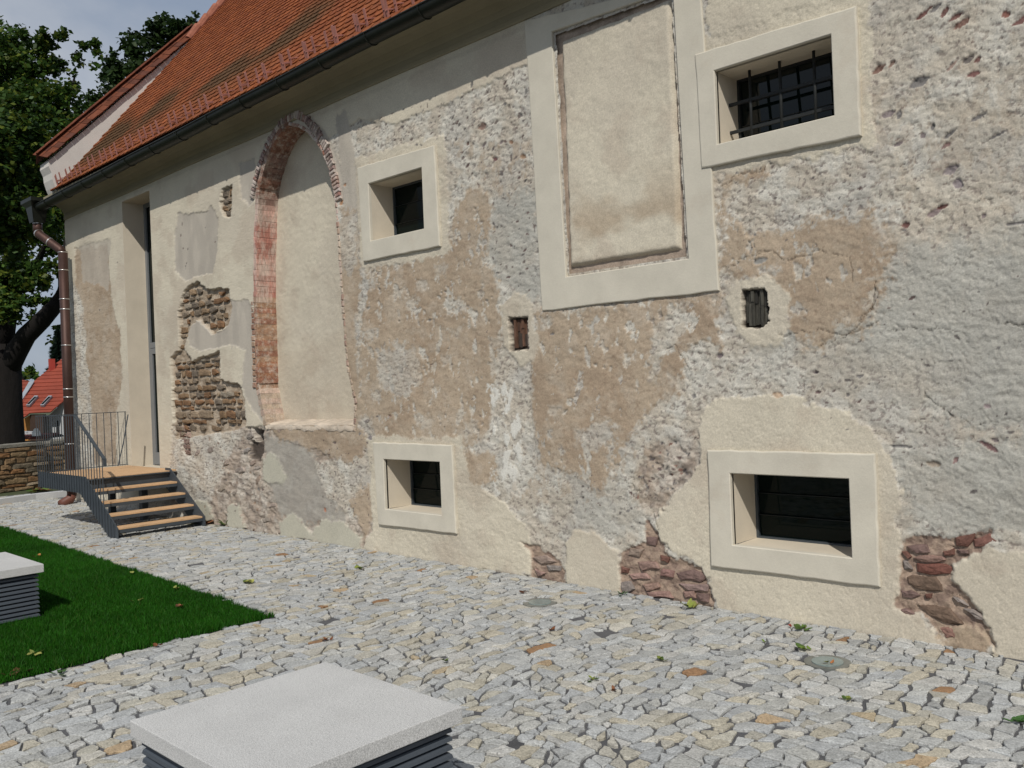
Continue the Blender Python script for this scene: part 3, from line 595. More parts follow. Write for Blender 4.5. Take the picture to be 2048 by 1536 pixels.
big_mesh("panel", V_, np.stack([ii[:-1, :-1], ii[:-1, 1:], ii[1:, 1:], ii[1:, :-1]], -1).reshape(-1, 4), c.reshape(-1, 3), M_wall, ns, True, r_.ravel() + .15)

# ---- pointed arch
AY = WY + .30
arch = grid_panel("blind_arch", -11.62, -9.05, 1.45, 5.78, AY, 'castcream', B, .022, [('brown', [(-11.3, 2.6), (-9.2, 2.9), (-9.2, 1.5), (-11.3, 1.5)], .22)])
arch["label"] = "blocked pointed arch with cream infill and a brick edge"
def path_pts(P, step):
    P = [np.array(p) for p in P]; out = []; 
    L = [0]
    for a, b in zip(P[:-1], P[1:]): L.append(L[-1] + np.linalg.norm(b - a))
    s = 0
    while s < L[-1]:
        k = max(i for i in range(len(L)) if L[i] <= s); k = min(k, len(P) - 2); tt = (s - L[k]) / (L[k + 1] - L[k]); p = P[k] + (P[k + 1] - P[k]) * tt; d = P[k + 1] - P[k]; out.append((p, d / np.linalg.norm(d))); s += step
    return out
ra = random.Random(9)
left_path = ARCH[11::-1]      # bottom left up to apex
right_path = [ARCH[0]] + ARCH[:12:-1]   # apex down the right side
def brick_row(path, n_out, wface, y_front, y_back, step, colf, name="brick", parent=None, gap=.010, ring=0.0, jit=.008):
    for k, (p, d) in enumerate(path_pts(path, step)):
        nrm = np.array([d[1], -d[0]]) * n_out; q = p + d * step / 2 + nrm * ring
        w_ = wface * ra.uniform(.8, 1.1); hl = (step - gap * ra.uniform(.7, 1.6)) / 2
        c = colf(q, k / 1.0); yf = y_front + ra.uniform(-jit, jit)
        a3 = np.array([d[0], 0, d[1]]); n3 = np.array([nrm[0], 0, nrm[1]])
        mb = MB(); inn = q - nrm * .012; P3 = lambda s_, t_, y: (inn[0] + d[0] * s_ + nrm[0] * t_, y, inn[1] + d[1] * s_ + nrm[1] * t_)
        J = lambda: ra.uniform(-.006, .006)
        e = .004 if gap < .005 else .009; vs = []
        for (y, ins) in ((yf, e), (yf + e, 0), (y_back, 0)):
            for (s_, t_) in ((-hl + ins, ins), (hl - ins, ins), (hl - ins, w_ - ins), (-hl + ins, w_ - ins)): vs.append(P3(s_ + J() * .5, t_ + J() * .5, y + J() * .3))
        fs = [(0, 1, 2, 3)] + [(a * 4 + i, a * 4 + (i + 1) % 4, (a + 1) * 4 + (i + 1) % 4, (a + 1) * 4 + i) for a in range(2) for i in range(4)] + [(8, 11, 10, 9)]
        cc = [tuple(np.array(c) * ra.uniform(.85, 1.15)) for _ in range(1)][0]
        mb.add(vs, fs, cc); mb.build(name, M_brickw if 3.3 < q[1] < 4.8 else M_brick, parent)
def col_left(q, k):
    z = q[1]
    if z < 2.1: b = ra.choice([(.42, .33, .25), (.36, .26, .19), (.48, .36, .29)])
    elif z < 3.4: b = ra.choice([(.34, .17, .10), (.33, .20, .13), (.36, .22, .14), (.30, .15, .10)])
    elif z < 4.75: b = np.array((.45, .20, .155)) * .9 + np.array((.12, .17, .15)) * max(0, math.sin(z * 7) * .5 + ra.uniform(-.3, .5))
    else: b = ra.choice([(.22, .115, .08), (.26, .14, .10), (.24, .15, .12)])
    return b
# inner order (reveal) as bricks running back to the infill
brick_row(left_path, -1, .085, WY - .018, AY + .03, .078, col_left, "brick", arch, .0016, 0, .003)
def col_right(q, k): return ra.choice([(.42, .33, .25), (.34, .25, .19), (.47, .39, .31), (.36, .24, .19)]) if q[1] < 4.3 else ra.choice([(.34, .22, .18), (.42, .32, .28), (.28, .14, .10), (.45, .37, .34)])
brick_row(right_path, -1, .05, WY - .012, AY + .03, .085, col_right, "brick", arch, .010)
# outer ring on the wall face
def col_ring(q, k): return ra.choice([(.38, .31, .28), (.42, .36, .33), (.24, .13, .11), (.31, .22, .20), (.45, .39, .35), (.20, .14, .13)])
lp = [W(*q) for q in [(507, 398), (511, 372), (519, 340), (531, 306), (546, 276), (564, 250), (590, 234)]]; rp = [W(*q) for q in [(590, 234), (610, 243), (632, 266), (650, 298), (662, 335), (670, 372), (675, 402)]]
brick_row(lp, -1, .095, WY - .030, WY + .03, .052, col_ring, "brick", arch, .008, -.01, .007)
brick_row(rp, -1, .115, WY - .030, WY + .03, .052, col_ring, "brick", arch, .008, .0, .007)
jl = [ARCH[i] for i in (10, 9, 8)]
brick_row(jl, -1, .10, WY - .016, WY + .03, .085, lambda q, k: ra.choice([(.33, .20, .13), (.38, .26, .18), (.30, .17, .12)]), "brick", arch, .012, .085)
mb = MB(); nS = 60; pv = []
for k in range(nS + 1):
    x = -11.33 + 2.14 * k / nS; f = float(fbm(np.array([x]), np.array([3.3]), .16, 4, 2)[0] - .5); g_ = float(fbm(np.array([x]), np.array([7.7]), .07, 3, 5)[0] - .5)
    pv += [(x, WY - .008 + g_ * .02, 1.50 + f * .07), (x, WY - .022 + g_ * .03, 1.555 + f * .06), (x, WY + .05 + g_ * .05, 1.585 + g_ * .05), (x, AY + .05, 1.64 + g_ * .02)]
mb.add(pv, [(k * 4 + j, k * 4 + 4 + j, k * 4 + 5 + j, k * 4 + 1 + j) for k in range(nS) for j in range(3)])
mb.build("sill", mat("rough_cream_sill", (.54, .46, .37), var=.25, vs=6, bump=.9, bs=30, bd=.02), arch, fix=False, smooth=True)

# ---- rubble stones set in the exposed patches
def stone_obj(poly, y_bed, proud, col, parent, o3=None, ud=None, nd=None, name="stone"):
    """poly in (u,z) of a wall frame, bulged front"""
    o3 = np.array([0, 0, 0.0]) if o3 is None else o3; ud = np.array([1.0, 0, 0]) if ud is None else ud; nd = np.array([0, -1.0, 0]) if nd is None else nd
    P = np.array(poly, float); c = P.mean(0); k = len(P); 
    Q = []
    for i in range(k):                       # add a roughened midpoint on long edges
        a = P[i]; b = P[(i + 1) % k]; Q.append(a)
        if np.linalg.norm(b - a) > .07: Q.append((a + b) / 2 + np.array([ra.uniform(-1, 1), ra.uniform(-1, 1)]) * .008)
    P = np.array(Q); k = len(P)
    loops = [(1.0, 0.0), (.99, proud * .55), (.86, proud * ra.uniform(.85, 1.0)), (.45, proud * ra.uniform(1.0, 1.2))]
    vs = []
    for s_, h_ in loops:
        for p in P:
            q = c + (p - c) * s_; hh = h_ * ra.uniform(.85, 1.12); vs.append(o3 + ud * q[0] + np.array([0, 0, 1.0]) * q[1] + nd * (hh - y_bed))
    vs.append(o3 + ud * c[0] + np.array([0, 0, 1.0]) * c[1] + nd * (proud * 1.08 - y_bed))
    fs = [(a * k + i, a * k + (i + 1) % k, (a + 1) * k + (i + 1) % k, (a + 1) * k + i) for a in range(3) for i in range(k)] + [(3 * k + i, 3 * k + (i + 1) % k, 4 * k) for i in range(k)]
    mb = MB(); mb.add(vs, fs, col); return mb.build(name, M_stone, parent)

def coursed(poly, rowh, lens, gap, cols, y_bed, proud, parent, fill=.9, **kw):
    P = np.array(poly); z = P[:, 1].min(); n = 0
    while z < P[:, 1].max():
        h = ra.uniform(*rowh); u = P[:, 0].min() - ra.uniform(0, .2)
        while u < P[:, 0].max():
            l = ra.uniform(*lens) * (1 if ra.random() < .8 else 1.5); c = np.array([[u + l / 2]]), np.array([[z + h / 2]])
            if poly_sd(c[0], c[1], P)[0, 0] > -.01 * 0 + kw.get('inset', .02) and ra.random() < fill:
                g = gap * ra.uniform(.6, 1.5); j = lambda a=.018: ra.uniform(-a, a)
                sh = ra.uniform(.7, 1.0); q = [(u + g + j(), z + g + j()), (u + l * .5 + j(.03), z + g * .6 + j(.01)), (u + l - g + j(), z + g + j()), (u + l - g + j(), z + h * .5 + j(.01)), (u + l - g + j(), z + h * sh - g + j(.012)), (u + l * .5 + j(.03), z + h - g + j(.012)), (u + g + j(), z + h - g + j(.012))]
                stone_obj(q, y_bed, proud * ra.uniform(.6, 1.3), tuple(np.array(ra.choice(cols)) * ra.uniform(.8, 1.2)), parent, kw.get('o3'), kw.get('ud'), kw.get('nd')); n += 1
            u += l
        z += h
    return n
OC = [(.20, .13, .075), (.23, .16, .10), (.19, .15, .11), (.25, .19, .13), (.16, .13, .10), (.21, .12, .065), (.26, .22, .17)]
bedy = WY + .052
pw = lambda L_: [W(*q) for q in L_]
coursed(pw([(365, 585), (395, 568), (412, 582), (456, 584), (460, 620), (450, 650), (424, 660), (395, 636), (375, 650), (368, 700), (356, 700), (360, 620)]), (.07, .13), (.12, .30), .019, OC, bedy - .014, .024, wall)
coursed(pw([(350, 712), (438, 706), (438, 765), (476, 775), (488, 800), (488, 848), (466, 856), (354, 872), (348, 760)]), (.07, .14), (.12, .34), .020, OC, bedy - .014, .026, wall)
coursed(pw([(446, 380), (464, 375), (462, 433), (448, 430)]), (.09, .14), (.2, .3), .012, OC[:5], bedy, .035, wall, inset=-.05)
coursed(pw([(358, 862), (374, 862), (380, 912), (364, 906)]), (.08, .12), (.18, .3), .012, [(.24, .16, .13), (.30, .22, .18), (.20, .14, .12)], WY + .07, .04, wall, inset=-.04)
# big named stones at lower right, taken one by one
T8 = lambda L_: [W(1720 + x / 4.655, 1000 + y / 4.655) for x, y in L_][::-1]
T6 = lambda L_: [W(1000 + x / 2.195, 600 + y / 2.195) for x, y in L_][::-1]
RB = (.17, .085, .065); PU = (.18, .12, .105); BRW = (.16, .11, .08); GV = (.24, .205, .185)
for P, c in [([(430, 430), (620, 415), (655, 490), (520, 500)], PU), ([(770, 480), (870, 450), (880, 510), (780, 520)], RB), ([(880, 350), (1080, 300), (1060, 360), (1000, 440), (890, 430)], RB),
             ([(1050, 370), (1200, 310), (1290, 380), (1230, 430), (1060, 440)], (.20, .10, .08)), ([(385, 480), (430, 480), (480, 530), (450, 550)], RB), ([(490, 540), (560, 515), (780, 530), (800, 560), (720, 585), (560, 575)], (.25, .16, .13)),
             ([(520, 590), (700, 590), (870, 630), (850, 690), (700, 700), (530, 670)], (.165, .072, .055)), ([(395, 560), (440, 570), (490, 650), (410, 650)], GV), ([(430, 720), (480, 700), (700, 715), (760, 790), (770, 850), (640, 850), (500, 820), (440, 770)], BRW),
             ([(375, 840), (470, 840), (560, 890), (500, 915), (390, 900)], PU), ([(530, 970), (700, 985), (830, 1010), (960, 1160), (850, 1160), (700, 1110), (600, 1040)], BRW), ([(350, 1020), (430, 1010), (570, 1070), (540, 1085), (380, 1050)], PU),
             ([(960, 1010), (1050, 1020), (1200, 1130), (1080, 1110)], GV), ([(860, 900), (960, 940), (1010, 990), (900, 950)], GV), ([(740, 1190), (880, 1190), (900, 1290), (800, 1290)], (.26, .15, .12)), ([(600, 880), (670, 870), (660, 915), (610, 920)], RB), ([(900, 460), (1000, 470), (1010, 500), (930, 500)], PU)]:
    stone_obj(T8(P), WY + .026, .030, c, wall)
for P, c in [([(770, 1200), (850, 1185), (910, 1210), (880, 1240), (790, 1230)], PU), ([(780, 1245), (920, 1250), (910, 1280), (820, 1275)], (.28, .2, .18)), ([(520, 1240), (570, 1235), (590, 1270), (540, 1290)], GV), ([(570, 1090), (630, 1095), (610, 1130), (560, 1120)], (.26, .2, .16)),
             ([(640, 1040), (690, 1045), (680, 1080), (640, 1070)], PU), ([(800, 1280), (850, 1275), (860, 1310), (810, 1310)], (.28, .18, .15)), ([(530, 1170), (565, 1180), (560, 1200), (530, 1200)], RB), ([(620, 1250), (690, 1240), (700, 1262), (640, 1280)], (.3, .2, .16)), ([(700, 1120), (745, 1130), (735, 1155), (705, 1145)], RB),
             ([(600, 1150), (680, 1150), (700, 1180), (620, 1190)], (.27, .18, .15)), ([(560, 1205), (640, 1200), (660, 1225), (580, 1228)], (.31, .20, .17)), ([(710, 1180), (765, 1190), (760, 1220), (700, 1210)], (.25, .15, .13)), ([(640, 1285), (740, 1280), (760, 1310), (650, 1305)], (.30, .19, .16)), ([(860, 1285), (915, 1290), (915, 1330), (870, 1320)], PU),
             ([(140, 1130), (200, 1120), (250, 1150), (180, 1160)], (.30, .23, .19)), ([(200, 1165), (270, 1170), (265, 1190), (210, 1190)], (.24, .21, .19)), ([(150, 1180), (200, 1200), (165, 1215)], (.30, .2, .17))]:
    stone_obj(T6(P), WY + .026, .028, c, wall)
# low rubble left of the small cellar window: single stones that can be picked out
for (x, y, l, h, c) in [(452, 925, .26, .12, (.30, .22, .17)), (480, 940, .3, .1, (.25, .2, .17)), (442, 975, .24, .13, (.28, .22, .16)), (505, 925, .2, .1, (.3, .2, .15)), (470, 985, .2, .1, (.24, .19, .15)), (545, 1010, .2, .09, (.36, .27, .22)), (532, 1040, .22, .1, (.32, .27, .22)), (560, 860, .2, .08, (.3, .2, .15)),
                        (420, 900, .2, .12, (.2, .16, .14)), (395, 905, .2, .1, (.27, .2, .17)), (385, 975, .12, .14, (.28, .24, .21)), (500, 870, .2, .12, (.24, .21, .19)), (495, 900, .22, .1, (.22, .2, .19)), (514, 935, .2, .07, (.35, .3, .26)), (515, 960, .12, .16, (.28, .18, .12)), (560, 1062, .15, .08, (.36, .27, .21)), (720, 868, .1, .06, (.2, .19, .18)), (735, 842, .1, .06, (.2, .18, .17))]:
    u0, z0 = W(x, y); q = [(u0 + l * .5 * a * ra.uniform(.6, 1.15) + ra.uniform(-.02, .02), z0 + h * .5 * b * ra.uniform(.6, 1.15) + a * h * .2) for a, b in ((-1, -.6), (-.2, -1), (1, -.7), (.9, .5), (.1, 1), (-.9, .6))]
    stone_obj(q, .022 + WY, .028, tuple(np.array(c) * .5 + np.array((.33, .29, .25)) * .5), wall)
# ---- beam ends
for (x0, y0, x1, y1), cs, lb in [((1021, 638, 1056, 700), [(.09, .05, .035), (.13, .07, .045), (.06, .045, .035), (.17, .14, .12)], "brown split beam end"), ((1488, 580, 1534, 654), [(.055, .052, .042), (.085, .08, .065), (.035, .033, .028)], "dark grey weathered beam end")]:
    a = W(x0, y0); b = W(x1, y1); mb = MB(); n = 7
    for k in range(n):
        u0 = a[0] + (b[0] - a[0]) * k / n; u1 = a[0] + (b[0] - a[0]) * (k + 1) / n - .004
        zt = a[1] - ra.uniform(0, .02); zb = b[1] + ra.uniform(0, .05); yf = WY + ra.uniform(.01, .05); zm = zb + (zt - zb) * ra.uniform(.3, .7)
        mb.box((u0, yf, zb), (u1, WY + .12, zm - .003), ra.choice(cs)); mb.box((u0, yf + ra.uniform(-.012, .012), zm), (u1, WY + .12, zt), ra.choice(cs))
    mb.build("beam_end", M_oldwood, wall, label=lb)

# ---- cornice
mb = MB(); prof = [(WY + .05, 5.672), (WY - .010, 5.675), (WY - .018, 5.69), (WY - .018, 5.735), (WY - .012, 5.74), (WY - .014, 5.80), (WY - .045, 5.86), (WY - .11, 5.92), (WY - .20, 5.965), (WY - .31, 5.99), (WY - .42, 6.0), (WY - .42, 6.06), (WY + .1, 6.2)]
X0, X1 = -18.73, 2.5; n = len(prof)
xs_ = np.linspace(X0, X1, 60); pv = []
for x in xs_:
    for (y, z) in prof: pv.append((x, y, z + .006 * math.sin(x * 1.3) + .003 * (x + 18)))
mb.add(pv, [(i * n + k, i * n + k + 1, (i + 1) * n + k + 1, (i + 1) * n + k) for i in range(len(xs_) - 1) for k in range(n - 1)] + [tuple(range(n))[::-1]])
mb.build("cornice", mat("cornice_render", (.27, .235, .155), var=.1, vs=1.5, fine=.06, bump=.25, bs=60, bd=.004), B)  # browner than the wall's cream, with the eave shade put into the colour
side = MB(); side.box((-18.74, WY + .02, -.1), (-18.4, 19, 6.1)); side.build("side_wall", mat("side_wall_render", (.55, .49, .39), var=.1, bump=.4, bs=40), B)
# ---- gutter
GYc, GZ, GR = WY - .45, 5.985, .105
mb = MB(); xs_ = np.linspace(-18.72, 2.5, 90); k = 12; pv = []
gz = lambda x: GZ - .045 + .010 * (x + 12) + .004 * math.sin(x * 2.1) 
for x in xs_:
    for j in range(k + 1):
        q = math.pi + math.pi * j / k; pv.append((x, GYc + GR * math.cos(q), gz(x) + .04 + GR * math.sin(q)))
mb.add(pv, [(i * (k + 1) + j, i * (k + 1) + j + 1, (i + 1) * (k + 1) + j + 1, (i + 1) * (k + 1) + j) for i in range(len(xs_) - 1) for j in range(k)])
gut = mb.build("gutter", M_gutter, B, smooth=True, label="dark half round eaves gutter", fix=False)
MB().tube([(x, GYc - GR - .004, gz(x) + .045) for x in xs_], .011, 6).build("bead", M_gutter, gut, smooth=True)
for x in np.arange(-18.2, 1.5, .93):
    MB().tube([(x, GYc + (GR + .004) * math.cos(q), gz(x) + .04 + (GR + .004) * math.sin(q)) for q in np.linspace(math.pi, 2 * math.pi, 10)], .008, 6).build("bracket", M_gutter, gut)
# ---- hopper and downpipe
hx, hy = -18.92, GYc
mb = MB(); secs = [(6.06, .30, .20), (5.99, .30, .20), (5.90, .17, .15), (5.60, .11, .11)]; pv = []
for z, a, b in secs: pv += [(hx - a, hy - b, z), (hx + a, hy - b, z), (hx + a, hy + b, z), (hx - a, hy + b, z)]
mb.add(pv, [(i * 4 + j, i * 4 + (j + 1) % 4, i * 4 + 4 + (j + 1) % 4, i * 4 + 4 + j) for i in range(3) for j in range(4)]); 
pipe = MB().tube([(-18.36, 6.48, 4.98), (-18.38, 6.48, .16)], .088, 20).build("downpipe", M_copper, B, smooth=True, label="brown copper downpipe with hopper at the corner")
mb.build("hopper", M_gutter, pipe)
MB().tube([(hx, hy, 5.62), (hx, hy, 5.40)], .085, 18).build("pipe_section", M_copper, pipe, smooth=True)
MB().tube([(hx, hy, 5.42), (hx + .05, hy + .02, 5.36), (-18.42, 6.46, 5.02), (-18.37, 6.48, 4.93)], .085, 18).build("pipe_section", M_copper, pipe, smooth=True)
MB().tube([(-18.38, 6.48, .18), (-18.38, 6.44, .10), (-18.30, 6.25, .03)], .09, 16).build("shoe", mat("red_painted_pipe", (.13, .05, .035), rough=.5), pipe, smooth=True)
for z in (4.97, 4.62, 4.05, 3.85, 3.14, 2.28, 2.12, 1.2): MB().tube([(-18.365, 6.48, z), (-18.365, 6.48, z - .018)], .0935, 20).build("band", M_band, pipe, smooth=True)
for P0, P1 in [((hx, hy, 5.60), (hx, hy, 5.585)), ((hx + .015, hy + .005, 5.40), (hx + .04, hy + .01, 5.385)), ((-18.66, 6.34, 5.20), (-18.645, 6.35, 5.19))]: MB().tube([P0, P1], .091, 18).build("band", M_band, pipe)

# ---- roof
PIT = math.radians(51.3); cR, sR = math.cos(PIT), math.sin(PIT); EY, EZ = 6.24, 6.10
def roofp(x, s, n=0.0): return np.array([x, EY + s * cR - n * sR, EZ + s * sR + n * cR])
XL, XR, SL = -17.9, 2.4, 8.6
mb = MB(); mb.prism([roofp(XL, .0, -.06), roofp(XR, .0, -.06), roofp(XR, SL, -.06), roofp(XL, SL, -.06)], (0, sR, -cR), .05)
pk = roofp(0, SL, 0); mb.prism([(XL, pk[1], pk[2]), (XR, pk[1], pk[2]), (XR, pk[1] * 2 - EY, EZ), (XL, pk[1] * 2 - EY, EZ)], (0, -sR, -cR), .05)
roof = mb.build("roof", mat("roof_underlay", (.10, .05, .035), bump=.1), B, label="steep roof of orange red beaver tail tiles")
TW, TE, TL = .172, .150, .30
def tile_geo(x, s, jit):
    j = jit; w = TW / 2 - .003
    c = []
    prof = [(-w, .05), (-w * .8, .018), (-w * .35, .0), (w * .35, .0), (w * .8, .018), (w, .05)]
    top = [roofp(x + a + j[0], s + b + j[1], .036 + j[2]) for a, b in prof] + [roofp(x + w + j[0], s + TL, .006), roofp(x - w + j[0], s + TL, .006)]
    bot = [roofp(x + a + j[0], s + b + j[1], .012 + j[2]) for a, b in prof]
    return top + bot, [tuple(range(8))] + [(i, i + 8, i + 9, i + 1) for i in range(5)]
tiles = []; row = 0; s = -.05
rt = random.Random(21)
while s < SL - .1:
    xs0 = (XL if s > .30 else -18.10) + (TW / 2 if row % 2 else 0)
    x = xs0 + TW / 2
    while x < XR:
        moss = fbm(np.array([x * .9]), np.array([s]), 1.1, 3, 3)[0]; band = math.exp(-((s - 1.3 - .15 * (x + 12) * .3) / .7) ** 2) * .75
        k = min(1, max(0, (moss - .30) * 2.2) * band * 1.7 + .25 * rt.random() * max(0, 1 - s / 4))
        base = np.array(rt.choice([(.26, .082, .032), (.24, .074, .030), (.28, .090, .036), (.22, .068, .030), (.25, .082, .038)])) * rt.uniform(.88, 1.06)
        old = np.array((.10, .055, .028)); c = base * (1 - k) + old * k
        if rt.random() < .0008: c = np.array((.38, .32, .26))
        tiles.append((x, s, (rt.uniform(-.003, .003), rt.uniform(-.006, .006), rt.uniform(-.002, .003)), tuple(c))); x += TW
    s += TE; row += 1
def tkey(t):
    px, py, z = project(roofp(t[0], t[1])); vis = -30 < px < 2080 and -40 < py < 1500 and z > 0
    return z if vis else 1e6 + z
tiles.sort(key=tkey)
for t in tiles[:300]:
    v, f = tile_geo(*t[:3]); MB().add(v, f, t[3]).build("roof_tile", M_tile, roof, fix=False)
mb = MB()
for t in tiles[300:]:
    v, f = tile_geo(*t[:3]); mb.add(v, f, t[3])
mb.build("roof_tiles", M_tile, roof, kind="stuff", fix=False)
# verge ridge tiles at upper left edge
for k in range(12):
    s0 = 4.55 + k * .36; a, b = roofp(XL, s0, .05), roofp(XL, s0 + .40, .075)
    MB().tube([a, b], [.085, .10], 10, (.30, .12, .08)).build("verge_tile", M_tile, roof)
# snow guards
gx = -7.15
ng = 0
while gx > -18.3:
    for (dx, s0) in ((-.10, .10), (0, .04), (.10, .10)) if ng % 3 else ((-.10, .04), (.0, .10), (.10, .04)):
        b0 = roofp(gx + dx, s0, .03); up = np.array([0, -.25, 1.0]); up /= np.linalg.norm(up); al = np.array([0, cR, sR])
        g = MB(); g.obox(b0 + up * .09, (.019, 0, 0), up * .10, al * .007); g.obox(b0 + up * .10 + np.array([0, .08, 0]), (.015, 0, 0), np.array([0, .085, .03]), np.array([0, 0, .006])); g.build("snow_guard", M_guard, roof)
    gx -= .533; ng += 1
# ---- gable parapet
PXR, PXL = -17.9, -18.36
def par(y, z, x=PXR): return (x, y, z)
outl = [(6.24, 6.0), (6.30, 6.10), (6.36, 6.0), (9.45, 9.85), (9.32, 9.84), (6.12, 6.66), (6.10, 6.50), (6.16, 6.38), (6.17, 6.25), (6.22, 6.12)]
mb = MB(); poly = [(6.27, 6.02), (9.55, 10.05), (9.40, 10.02), (6.13, 6.62), (6.12, 6.52), (6.17, 6.40), (6.18, 6.28), (6.22, 6.14)]
mb.prism([par(y, z) for y, z in poly], (-1, 0, 0), .46); pr = mb.build("gable_parapet", mat("parapet_render", (.60, .57, .53), var=.06, vs=3, bump=.5, bs=70, bd=.004), B, label="white raking parapet with tile coping at the far gable")
L0 = np.array([0, 6.10, 6.64]); L1 = np.array([0, 9.42, 10.04]); dl = (L1 - L0); LL = np.linalg.norm(dl); dl /= LL; nl = np.array([0, -dl[2], dl[1]])
nn = int(LL / .155)
for sidex, sg in ((PXR, 1), (PXL, -1)):
    for k in range(nn):
        for rw in range(2):
            p = L0 + dl * (k * .155); xe = sidex + sg * .07 - sg * rw * .17; out = np.array([xe, 0, 0]); inn = np.array([xe - sg * .24, 0, 0])
            lo = p + nl * (.015 + rw * .075) + out; hi = p + nl * (.11 + rw * .075) + inn; th = nl * .018 + np.array([sg * .012, 0, 0])
            c = tuple(np.array(rt.choice([(.15, .052, .030), (.13, .048, .030), (.11, .045, .032), (.17, .06, .035)])) * rt.uniform(.8, 1.1))  # darker than the roof tiles: the coping's shade is mixed into these colours
            j = rt.uniform(-.008, .008); e = dl * .15
            q = [lo + j * nl, lo + e + j * nl, hi + e, hi]
            MB().add([*q, *[a + th for a in q]], [(0, 1, 2, 3), (4, 7, 6, 5), (0, 4, 5, 1), (1, 5, 6, 2), (2, 6, 7, 3), (3, 7, 4, 0)], c).build("coping_tile", M_tile, pr)

# ------------------------------------------------------------------ ground
gm = MB(); gm.add([(-21.6, -30, 0), (40, -30, 0), (40, 60, 0), (-21.6, 60, 0)], [(0, 1, 2, 3)]); tag(gm.build("gravel_bed", M_gravel, fix=False), kind="structure")
R_ = 1500; mb = MB(); mb.add([(-21.6, -30, -.004), (-24.3, -30, -.004), (-24.3, 60, -.004), (-21.6, 60, -.004), (-26, -30, -2), (-26, 60, -2)], [(0, 1, 2, 3), (1, 4, 5, 2)])
mb.add([(-26, -30, -2), (-26, 60, -2), (-R_, 60, -6), (-R_, -30, -6), (-R_, R_, -6), (R_, R_, -6), (R_, 60, -2), (R_, -30, -2), (R_, -R_, -6), (-R_, -R_, -6)], [(0, 3, 2, 1), (1, 2, 4), (1, 4, 5, 6), (0, 7, 8, 9), (0, 9, 3)])
mb.add([(40, -30, -.01), (R_, -30, -2), (R_, 60, -2), (40, 60, -.01), (-26, 60, -2), (-21.6, 60, -.01), (-26, -30, -2), (-21.6, -30, -.01)], [(0, 1, 2, 3), (5, 3, 2, 4), (7, 6, 1, 0)])
tag(mb.build("ground", M_field, fix=False), kind="structure")

# lawn outline: edge along the path and near edge
LX, LYf, LYn = -7.10, 4.56, 4.15
def in_lawn(x, y, m=0.0): return x < LX - m and y < LYn + (LYf - LYn) * (LX - x) / 9.05 - m
# paving: voronoi setts
def clip(P, a, n):     # keep side where (p-a).n <= 0
    out = []; k = len(P)
    for i in range(k):
        p = P[i]; q = P[(i + 1) % k]; dp = (p[0] - a[0]) * n[0] + (p[1] - a[1]) * n[1]; dq = (q[0] - a[0]) * n[0] + (q[1] - a[1]) * n[1]
        if dp <= 0: out.append(p)
        if (dp < 0 < dq) or (dq < 0 < dp):
            t = dp / (dp - dq); out.append((p[0] + (q[0] - p[0]) * t, p[1] + (q[1] - p[1]) * t))
    return out
rp_ = random.Random(4)
GX0, GX1, GY0, GY1 = -23.0, 1.0, .2, 7.0
covers = [(G(1655, 1328)[:2], .17), (G(1080, 1208)[:2], .17)]
BOXES = [(-4.19, -3.06, 1.68, 2.79), (-10.0, -8.87, 1.75, 2.87)]
def pwarp(x, y):
    return (x + .075 * math.sin(1.7 * y + .9 * x) + .030 * math.sin(4.3 * y - 2.1 * x + 1) + .012 * math.sin(13 * y + 9 * x),
            y + .060 * math.sin(1.5 * x - .8 * y + 2) + .028 * math.sin(3.9 * x + 2.6 * y) + .010 * math.sin(15 * x - 7 * y))
def nb(i, y): return .017 * math.sin(y * 21 + i * 2.3) + .013 * math.sin(y * 37 + i * 5.1) + .010 * math.sin(y * 9 + i * 1.7)
cells = []; xa = GX0; row = 0
while xa < GX1:
    w_ = rp_.uniform(.070, .135); xb = xa + w_; ya = GY0 + rp_.uniform(0, .2); sa = (0, 0)
    while ya < GY1:
        l_ = rp_.uniform(.085, .20) * (1 if rp_.random() < .85 else 1.35); yb_ = ya + l_; sb = (rp_.uniform(-.035, .035), rp_.uniform(-.035, .035))
        L_ = [(xa + nb(row, t_), t_) for t_ in (ya + sa[0], (ya + yb_) / 2, yb_ + sb[0])]; R__ = [(xb + nb(row + 1, t_), t_) for t_ in (yb_ + sb[1], (ya + yb_) / 2, ya + sa[1])]
        P0_ = R__[::-1] + L_[::-1]; r_ = rp_.random()
        if r_ < .16:      # cobble split by a slanting joint
            cx_, cy_ = (xa + xb) / 2, (ya + yb_) / 2; a_ = rp_.uniform(-.9, .9) + (1.57 if l_ < w_ * 1.3 else 0); n_ = (math.sin(a_), math.cos(a_)); cells += [clip(P0_, (cx_, cy_), n_), clip(P0_, (cx_, cy_), (-n_[0], -n_[1]))]
        else: cells.append(P0_)
        ya = yb_; sa = sb
    xa = xb; row += 1
pave = MB(); plist = []
